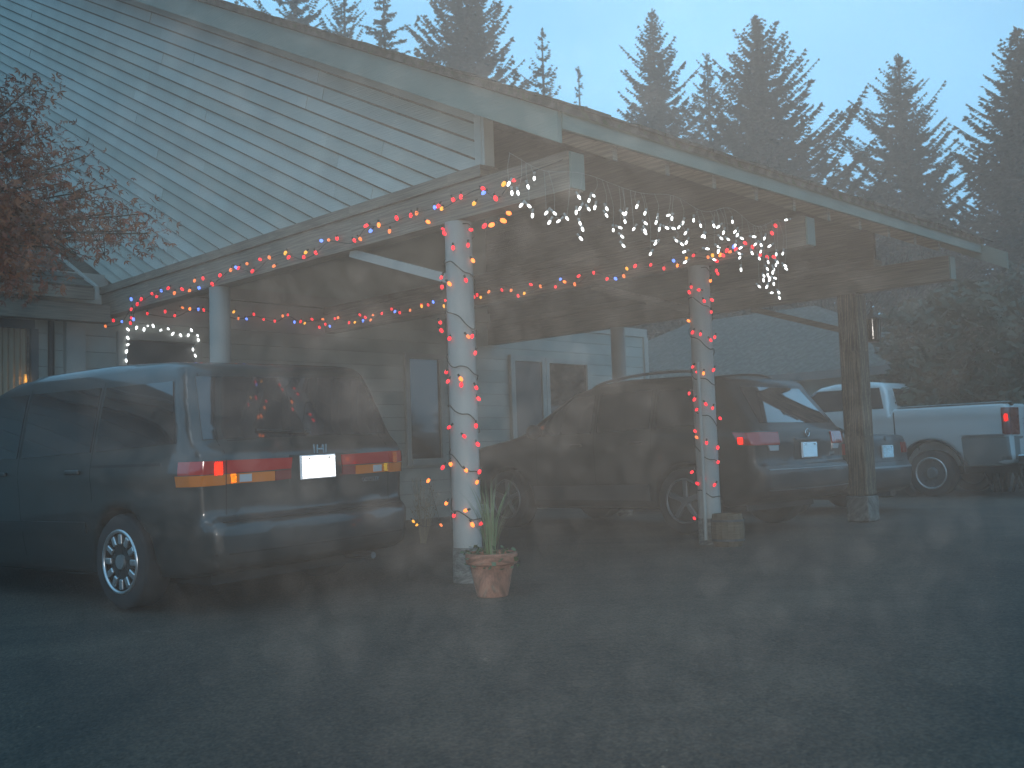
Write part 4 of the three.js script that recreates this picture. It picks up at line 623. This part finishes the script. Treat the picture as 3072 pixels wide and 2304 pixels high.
{
  const p = on(2210, 1640, 'y', 0), g = thing('barrel_planter', 'small brown wooden barrel planter beside the column with the downpipe', 'planter', [p.x + 0.05, 0, p.z - 0.12]);
  for (let i = 0; i < 16; i++) { const a = i / 16 * 6.283, s = []; for (let k = 0; k < 5; k++) { const y = k * 0.075, r = 0.135 + 0.022 * Math.sin(k / 4 * Math.PI); s.push([r, y]); } const pos = []; const da = 0.185; for (let k = 0; k < 4; k++) { const q = (r, y, b) => [Math.cos(b) * r, y, Math.sin(b) * r]; const [r0, y0] = s[k], [r1, y1] = s[k + 1]; for (const [ra, rb, fl] of [[r0, r1, 1], [r0 - 0.015, r1 - 0.015, 0]]) { const A = q(ra, y0, a - da), B = q(ra, y0, a + da), C = q(rb, y1, a + da), D = q(rb, y1, a - da); pos.push(...A, ...B, ...C, ...A, ...C, ...D); } } mesh('stave', uvBox(tris(pos)), mat.barrel, g); }
  for (const y of [0.06, 0.24]) mesh('hoop', new THREE.CylinderGeometry(0.157, 0.157, 0.022, 28, 1, true).translate(0, y, 0), mat.hoop, g);
  mesh('soil', new THREE.CircleGeometry(0.135, 20).rotateX(-Math.PI / 2).translate(0, 0.27, 0), mat.soil, g);
}
{
  const p = on(2655, 1490, 'y', 0), g = thing('stone', 'rough brown stone lying by the timber post', 'stone', [p.x, 0, p.z]); const s = new THREE.IcosahedronGeometry(0.17, 2), a = s.attributes.position; for (let i = 0; i < a.count; i++) { const v = V(a.getX(i), a.getY(i), a.getZ(i)), k = 1 + 0.3 * perlin.noise(v.x * 9, v.y * 9, v.z * 9); a.setXYZ(i, v.x * k * 1.5, v.y * k * 0.6 + 0.07, v.z * k); } s.computeVertexNormals(); mesh('stone_body', s, M(0.16, 0.12, 0.10, { map: rep(T.dirt, 3) }), g);
}
{ // lantern hung on the timber post
  const p = on(2640, 905, 'z', 0.1), g = thing('lantern', 'dark metal lantern hanging beside the top of the timber post', 'lantern', [W3 + 0.27, 2.12, 0.12]);
  mesh('hood', lathe([[0.015, 0.40], [0.03, 0.36], [0.11, 0.29], [0.115, 0.275]], 6), mat.black, g);
  mesh('frame', merge([0, 1, 2, 3, 4, 5].map((i) => bar(V(0.1 * Math.cos(i * 1.047), 0.28, 0.1 * Math.sin(i * 1.047)), V(0.075 * Math.cos(i * 1.047), 0.03, 0.075 * Math.sin(i * 1.047)), 0.012, 0.012)).concat([new THREE.CylinderGeometry(0.085, 0.07, 0.03, 6).translate(0, 0.015, 0)])), mat.black, g);
  mesh('glass_panes', lathe([[0.07, 0.03], [0.093, 0.275]], 6), P(0.12, 0.13, 0.13, { roughness: 0.1, transmission: 0.8, thickness: 0 }), g);
  mesh('hook', merge([tube([V(0, 0.40, 0), V(0, 0.48, 0), V(-0.06, 0.5, -0.01), V(-0.14, 0.47, -0.02)], 0.008, 14, 6)]), mat.black, g);
}
{ // dry stalks with three bulbs between the van and the column
  const p = on(1270, 1640, 'y', 0), g = thing('dry_shrub', 'dry leafless shrub with thin stalks between minivan and white column', 'shrub', [p.x + 0.25, groundY(p.x), p.z - 0.3]), st = [], lf = [];
  for (let i = 0; i < 26; i++) { const a = rnd() * 6.28, l = rr(0.35, 0.72), o = rr(0.05, 0.22), q = V(Math.cos(a) * o, l, Math.sin(a) * o); st.push(tube([V(Math.cos(a) * 0.03, 0, Math.sin(a) * 0.03), q.clone().multiplyScalar(0.5).add(V(rr(-0.02, 0.02), 0.03, 0)), q], 0.003, 6, 4)); for (let k = 0; k < 5; k++) { const c = q.clone().multiplyScalar(rr(0.5, 1)), z = rr(0.008, 0.02); lf.push(...c, ...c.clone().add(V(rr(-z, z), z, rr(-z, z))), ...c.clone().add(V(z, rr(-z, z), rr(-z, z)))); } }
  mesh('stalks', merge(st), mat.dryBlade, g); mesh('withered_leaves', tris(lf), mat.dryBlade, g);
  const b = [[1240, 1564, 'y'], [1250.6, 1574.6, 'y'], [1323, 1575, 'o'], [1284.8, 1442, 'Y']].map(([u, v, k]) => { const q = on(u, v, 'z', p.z - 0.12); return [q, k, k === 'Y' ? 1.3 : 0.9]; });
  lightString('light_string', 'short amber light string laid in the dry shrub', undefined, b, [[b[0][0], b[1][0], b[2][0].clone().add(V(0, -0.02, 0))], [b[2][0], b[3][0]]], bulbGeo, mat.wire);
}
//#ENDOBJ
//#TREES
// ---------------------------------------------------------------- trees and shrubs
function conifer(kind, label, base, H, R, o = {}) {
  const { start = 0.12, droop = 0.25, whorls = 34, per = 7, m = mat.needle, dens = 1, leaf = 0.30, top = 0.01, group = 'conifers behind the carport' } = o;
  const g = thing(kind, label, 'tree', [base.x, 0, base.z], group), pos = [];
  const spray = (p, dir, s) => { // a flat fan of needled twigs
    const up = V(rr(-0.4, 0.4), 1, rr(-0.4, 0.4)), side = dir.clone().cross(up).normalize().multiplyScalar(s * rr(0.26, 0.5)), tip = p.clone().addScaledVector(dir, s).add(V(rr(-0.1, 0.1) * s, rr(-0.35, 0.12) * s, rr(-0.1, 0.1) * s)), mid = p.clone().addScaledVector(dir, s * 0.35);
    pos.push(...p, ...mid.clone().add(side), ...tip, ...p, ...tip, ...mid.clone().sub(side));
  };
  const lop = rnd() * 6.28, branches = [];
  for (let w = 0; w < whorls; w++) {
    const t = w / (whorls - 1), y = H * (1 - top) - (H * (1 - top - start)) * Math.pow(t, 1.05), prof = R * Math.pow(t, 0.84), a0 = rnd() * 6.28;
    const nb = Math.max(4, Math.round(per * (1.0 + t * 0.9)));
    for (let b = 0; b < nb; b++) {
      const a = a0 + b / nb * 6.283 + rr(-0.35, 0.35), L = (0.16 + prof) * rr(0.5, 1.15) * (1 + 0.18 * Math.cos(a - lop)) * (rnd() < 0.12 ? 1.3 : 1), yy = y + rr(-0.25, 0.25) * H / whorls, n = Math.max(4, Math.ceil(L / leaf * 3.1 * dens)), d = V(Math.cos(a), 0, Math.sin(a)); let prev = V(0, yy, 0);
      const rise = 0.45 - 0.5 * t + rr(-0.12, 0.12);
      for (let i = 1; i <= n; i++) {
        const u = i / n, p = V(d.x * L * u, yy + L * (rise * u - droop * u * (1 - u) * 2 + 0.22 * Math.max(0, u - 0.6)) , d.z * L * u), dir = p.clone().sub(prev).normalize();
        const s = leaf * rr(0.6, 1.2) * (1.15 - 0.5 * u) * (0.45 + 0.55 * Math.min(1, t * 2.2));
        if (u > 0.05) for (const sg of [-1, 1, -0.6, 0.6]) { const sd = dir.clone().cross(V(0, 1, 0)).normalize().multiplyScalar(sg); spray(p, dir.clone().multiplyScalar(0.6).add(sd.clone().multiplyScalar(rr(0.5, 1.1))).add(V(0, rr(-0.45, 0.1), 0)).normalize(), s * rr(0.8, 1.3)); }
        if (i === n) for (let q = 0; q < 3; q++) spray(p, dir.clone().add(V(rr(-0.4, 0.4), rr(0, 0.3), rr(-0.4, 0.4))).normalize(), s);
        else spray(p, dir.clone().add(V(rr(-0.5, 0.5), rr(-0.9, 0.3), rr(-0.5, 0.5))).normalize(), s);
        prev = p;
      }
      if (L > 0.8) branches.push(tube([V(0, yy, 0), V(d.x * L * 0.5, yy + L * (rise * 0.5 - droop * 0.5), d.z * L * 0.5), V(d.x * L, yy + L * (rise + 0.09), d.z * L)], 0.012 + 0.008 * t, 4, 3));
    }
  }
  for (let i = 0; i < 7; i++) spray(V(0, H - 0.15 * i, 0), V(rr(-0.5, 0.5), 1, rr(-0.5, 0.5)).normalize(), leaf * 0.7);
  mesh('trunk', merge([new THREE.CylinderGeometry(0.02, H * 0.017, H, 8).translate(0, H / 2, 0), ...branches]), mat.bark, g);
  mesh('crown', tris(pos), m, g); return g;
}
function topAt(u, v, dist) { const p = far(u, v, dist); return { base: V(p.x, 0, p.z), H: p.y }; }
const kinds = [
  [1395, -170, 42, 6.0, 'broad dark fir rising behind the gable rake', { whorls: 50, per: 10, leaf: 0.34 }],
  [880, -230, 46, 5.4, 'dense fir top above the rake nearest the gable peak', { whorls: 36, m: mat.needle2 }],
  [1030, -95, 50, 4.4, 'narrow fir beside the knobby pine above the rake', { whorls: 34 }],
  [1150, -30, 42, 4.2, 'knobby pine with upright tufts above the rake', { m: mat.pine, droop: -0.25, per: 8, leaf: 0.34, whorls: 28 }],
  [1625, 95, 47, 3.6, 'slim ragged fir leaning on the broad fir', { whorls: 28, per: 5 }],
  [1735, 205, 60, 2.0, 'thin sapling top showing just over the eave', { whorls: 16, per: 4, leaf: 0.4 }],
  [1955, 35, 46, 4.8, 'tall fir left of the twin firs above the eave', { whorls: 46, per: 9, leaf: 0.32 }],
  [2120, 165, 50, 4.0, 'shorter fir squeezed between two tall firs', { whorls: 32, m: mat.needle2 }],
  [2268, 55, 42, 6.0, 'tallest twin fir with wide drooping boughs', { whorls: 50, per: 10, leaf: 0.34 }],
  [2695, 170, 44, 5.2, 'shapely spruce standing apart above the roof end', { whorls: 44, per: 9, leaf: 0.30 }],
  [3050, 90, 38, 5.2, 'dark tall spruce at the edge of the yard', { whorls: 46, per: 9, leaf: 0.32 }],
  [2890, 640, 52, 2.6, 'low spruce between the two tall spruces', { whorls: 24 }],
];
for (const [u, v, d, R, label, o] of kinds) { const { base, H } = topAt(u, v, d); conifer(o.m === mat.pine ? 'pine_tree' : 'fir_tree', label, base, H, R, o); }
// woods far behind, one mass
{
  const pos = []; for (let i = 0; i < 150; i++) { const a = rr(-0.55, 2.4), D = rr(62, 74), x = EYE.x + Math.sin(a) * D, z = EYE.z - Math.cos(a) * D, H = rr(3.5, 7), R = rr(2, 3.4); for (let k = 0; k < 130; k++) { const t = Math.pow(rnd(), 0.6), y = H * (1 - t), b = rnd() * 6.28, r = R * t * rr(0.3, 1), s = rr(0.6, 1.4), c = V(x + Math.cos(b) * r, y, z + Math.sin(b) * r); pos.push(...c, c.x + rr(-s, s), c.y - rr(0.2, s), c.z + rr(-s, s), c.x + rr(-s, s), c.y + rr(-s, 0.3), c.z + rr(-s, s)); } }
  const w = mesh('distant_woods', tris(pos), mat.needle2); w.userData = { label: 'far dark woods closing off the yard behind the buildings', kind: 'stuff' };
}
function shrub(name, label, c, rx, ry, n, m, leaf, group) { // clumps of leaf-sized faces round several stems
  const g = thing(name, label, 'shrub', [c.x, 0, c.z], group), pos = [], st = [], lobes = []; for (let i = 0; i < 9; i++) lobes.push([V(rr(-0.65, 0.65) * rx, ry * rr(0.3, 0.85), rr(-0.65, 0.65) * rx), rr(0.3, 0.55) * rx]);
  for (let i = 0; i < n; i++) { const [o, r] = lobes[i % 9], d = V(rr(-1, 1), rr(-0.8, 1), rr(-1, 1)).normalize().multiplyScalar(r * Math.pow(rnd(), 0.4)), p = o.clone().add(d); if (p.y < 0.05) p.y = rr(0.05, 0.4); const u = V(rr(-1, 1), rr(-0.8, 0.4), rr(-1, 1)).normalize().multiplyScalar(leaf * rr(0.6, 1.3)), v = u.clone().cross(V(rr(-1, 1), rr(-1, 1), rr(-1, 1))).normalize().multiplyScalar(leaf * 0.36); const A = p.clone().add(u), B = p.clone().add(v), C = p.clone().sub(u), D = p.clone().sub(v); pos.push(...A, ...B, ...C, ...A, ...C, ...D); }
  for (const [o] of lobes) st.push(tube([V(o.x * 0.15, 0, o.z * 0.15), V(o.x * 0.4, o.y * 0.5, o.z * 0.4), o], 0.025, 6, 5));
  mesh('stems', merge(st), mat.bark, g); mesh('foliage', tris(pos), m, g); return g;
}
for (const [u, v, d, rx, ry, label] of [
  [2850, 850, 23, 1.7, 4.0, 'big dark evergreen shrub behind the pickup cab'], [3000, 900, 22, 1.9, 3.7, 'dark evergreen shrub behind the pickup bed'], [3090, 830, 20.5, 2.2, 3.9, 'dark evergreen shrub past the pickup tail'],
  [2940, 780, 27, 2.2, 5.2, 'tall loose evergreen shrub behind the other shrubs'], [2745, 960, 26, 1.2, 2.9, 'evergreen shrub at the corner of the low building'], [3010, 1010, 19.5, 1.6, 2.4, 'low evergreen shrub beside the pickup tail lamp']]) { const c = far(u, 1300, d); shrub('evergreen_shrub', label, c, rx, ry, 5200, mat.leafDark, 0.14, 'evergreen shrubs behind the pickup'); }
{ const c = far(3015, 1300, 21.2); shrub('pale_shrub', 'pale leaved shrub just behind the pickup bed', c, 1.1, 2.5, 3200, mat.paleLeaf, 0.07); }
function bareTree(label, base, H) {
  const g = thing('bare_tree', label, 'tree', [base.x, 0, base.z], 'leafless trees beyond the low building'), parts = [];
  const grow = (p, d, l, r, k) => { const q = p.clone().addScaledVector(d, l), m = p.clone().lerp(q, 0.5).add(V(rr(-0.06, 0.06) * l, 0, rr(-0.06, 0.06) * l)); parts.push(tube([p, m, q], r, 4, k > 2 ? 4 : 3)); if (k) for (let i = 0; i < (k > 3 ? 3 : 3); i++) grow(q, d.clone().add(V(rr(-0.7, 0.7), rr(-0.1, 0.45), rr(-0.7, 0.7))).normalize(), l * rr(0.62, 0.85), r * 0.62, k - 1); };
  grow(V(0, 0, 0), V(0.05, 1, 0), H * 0.3, H * 0.012, 5); const all = merge(parts); mesh('branches', all, mat.bark, g);
}
for (const [u, d, H, l] of [[2455, 33, 7.5, 'leafless tree seen through the gap beside the timber post'], [2520, 38, 9, 'taller leafless tree behind the gap beside the timber post'], [2665, 36, 8, 'leafless tree right of the timber post']]) { const c = far(u, 1300, d); bareTree(l, c, H); }
{ // maple at the left: trunk outside the frame, boughs with withered red leaves reaching in
  const root = V(-4.15, 0, -0.3), g = thing('maple_tree', 'small maple with withered rust red leaves reaching in front of the gable', 'tree', [root.x, groundY(root.x), root.z]), br = [], leaves = [[], [], []];
  const tips = [[30, 330], [95, 255], [120, 395], [60, 480], [150, 520], [25, 600], [110, 640], [200, 545], [265, 590], [330, 560], [240, 660], [330, 640], [400, 690], [440, 640], [445, 700], [170, 740], [60, 740], [20, 820], [120, 830], [300, 720], [10, 420], [70, 560], [10, 700], [250, 470]];
  const fork = V(0.15, 1.55, 0.0); br.push(tube([V(0, 0, 0), V(0.03, 0.8, 0.02), fork], 0.055, 10, 8));
  for (const [u, v] of tips) {
    const q = on(u, v, 'z', root.z + rr(-0.25, 0.55)).sub(V(root.x, groundY(root.x), root.z)), m = fork.clone().lerp(q, 0.5).add(V(rr(-0.12, 0.1), 0.32, rr(-0.15, 0.15))); br.push(tube([fork, m, q], 0.0045, 12, 5)); const c = new THREE.CatmullRomCurve3([fork, m, q]), dense = u < 130 ? 2.6 : 1;
    for (let k = 0; k < 4; k++) { const a = c.getPoint(rr(0.55, 0.95)), e = a.clone().add(V(rr(0.0, 0.25), rr(-0.16, 0.1), rr(-0.15, 0.15))); br.push(tube([a, a.clone().lerp(e, 0.5).add(V(0, 0.02, 0)), e], 0.003, 4, 3)); }
    for (let k = 0; k < 175 * dense; k++) { const p = c.getPoint(1 - Math.pow(rnd(), 1.6) * 0.55).add(V(rr(-0.14, 0.16), rr(-0.13, 0.08), rr(-0.2, 0.2))), s = rr(0.013, 0.03), L = leaves[k % 3], ax = V(rr(-1, 1), rr(-1, 0.3), rr(-1, 1)).normalize(), pe = ax.clone().cross(V(rr(-1, 1), rr(-1, 1), rr(-1, 1))).normalize(); for (const w of [-0.9, 0, 0.9]) { const d = ax.clone().multiplyScalar(Math.cos(w)).addScaledVector(pe, Math.sin(w)), n = pe.clone().multiplyScalar(Math.cos(w)).addScaledVector(ax, -Math.sin(w)); L.push(...p, ...p.clone().addScaledVector(d, s * 0.6).addScaledVector(n, s * 0.22), ...p.clone().addScaledVector(d, s * 1.5)); L.push(...p, ...p.clone().addScaledVector(d, s * 1.5), ...p.clone().addScaledVector(d, s * 0.6).addScaledVector(n, -s * 0.22)); } }
  }
  mesh('trunk', merge(br), mat.bark, g); leaves.forEach((l, i) => mesh('leaf_cluster', tris(l), mat.maple[i], g));
}
//#ENDTREES
// ---------------------------------------------------------------- drifting mist: fine drops hanging in the air over the drive, thicker in wisps
{
  camera.focus = 8.2; camera.userData.fStop = 2.9;
  const N = 230000, g = new THREE.IcosahedronGeometry(0.0016, 1), m = new THREE.MeshStandardMaterial({ color: lin(0.93, 0.95, 0.97), roughness: 1, transparent: true, opacity: 0.0013 });
  const im = new THREE.InstancedMesh(g, m, N), q = new THREE.Object3D(); let n = 0;
  while (n < N) { const x = rr(-6.2, -3.8), y = rr(0.15, 1.85), z = rr(4.2, 6.6), c = fbm(x * 6, y * 4.5, z * 6, 4); if (c < rr(-0.02, 0.26) || Math.hypot(x - EYE.x, y - EYE.y, z - EYE.z) < 0.17) continue; q.position.set(x, y, z); q.scale.setScalar(rr(0.6, 1.3)); q.updateMatrix(); im.setMatrixAt(n++, q.matrix); }
  im.name = 'mist'; im.userData = { label: 'fine mist drops drifting over the driveway', kind: 'stuff' }; scene.add(im);
}
renderer.render(scene, camera);
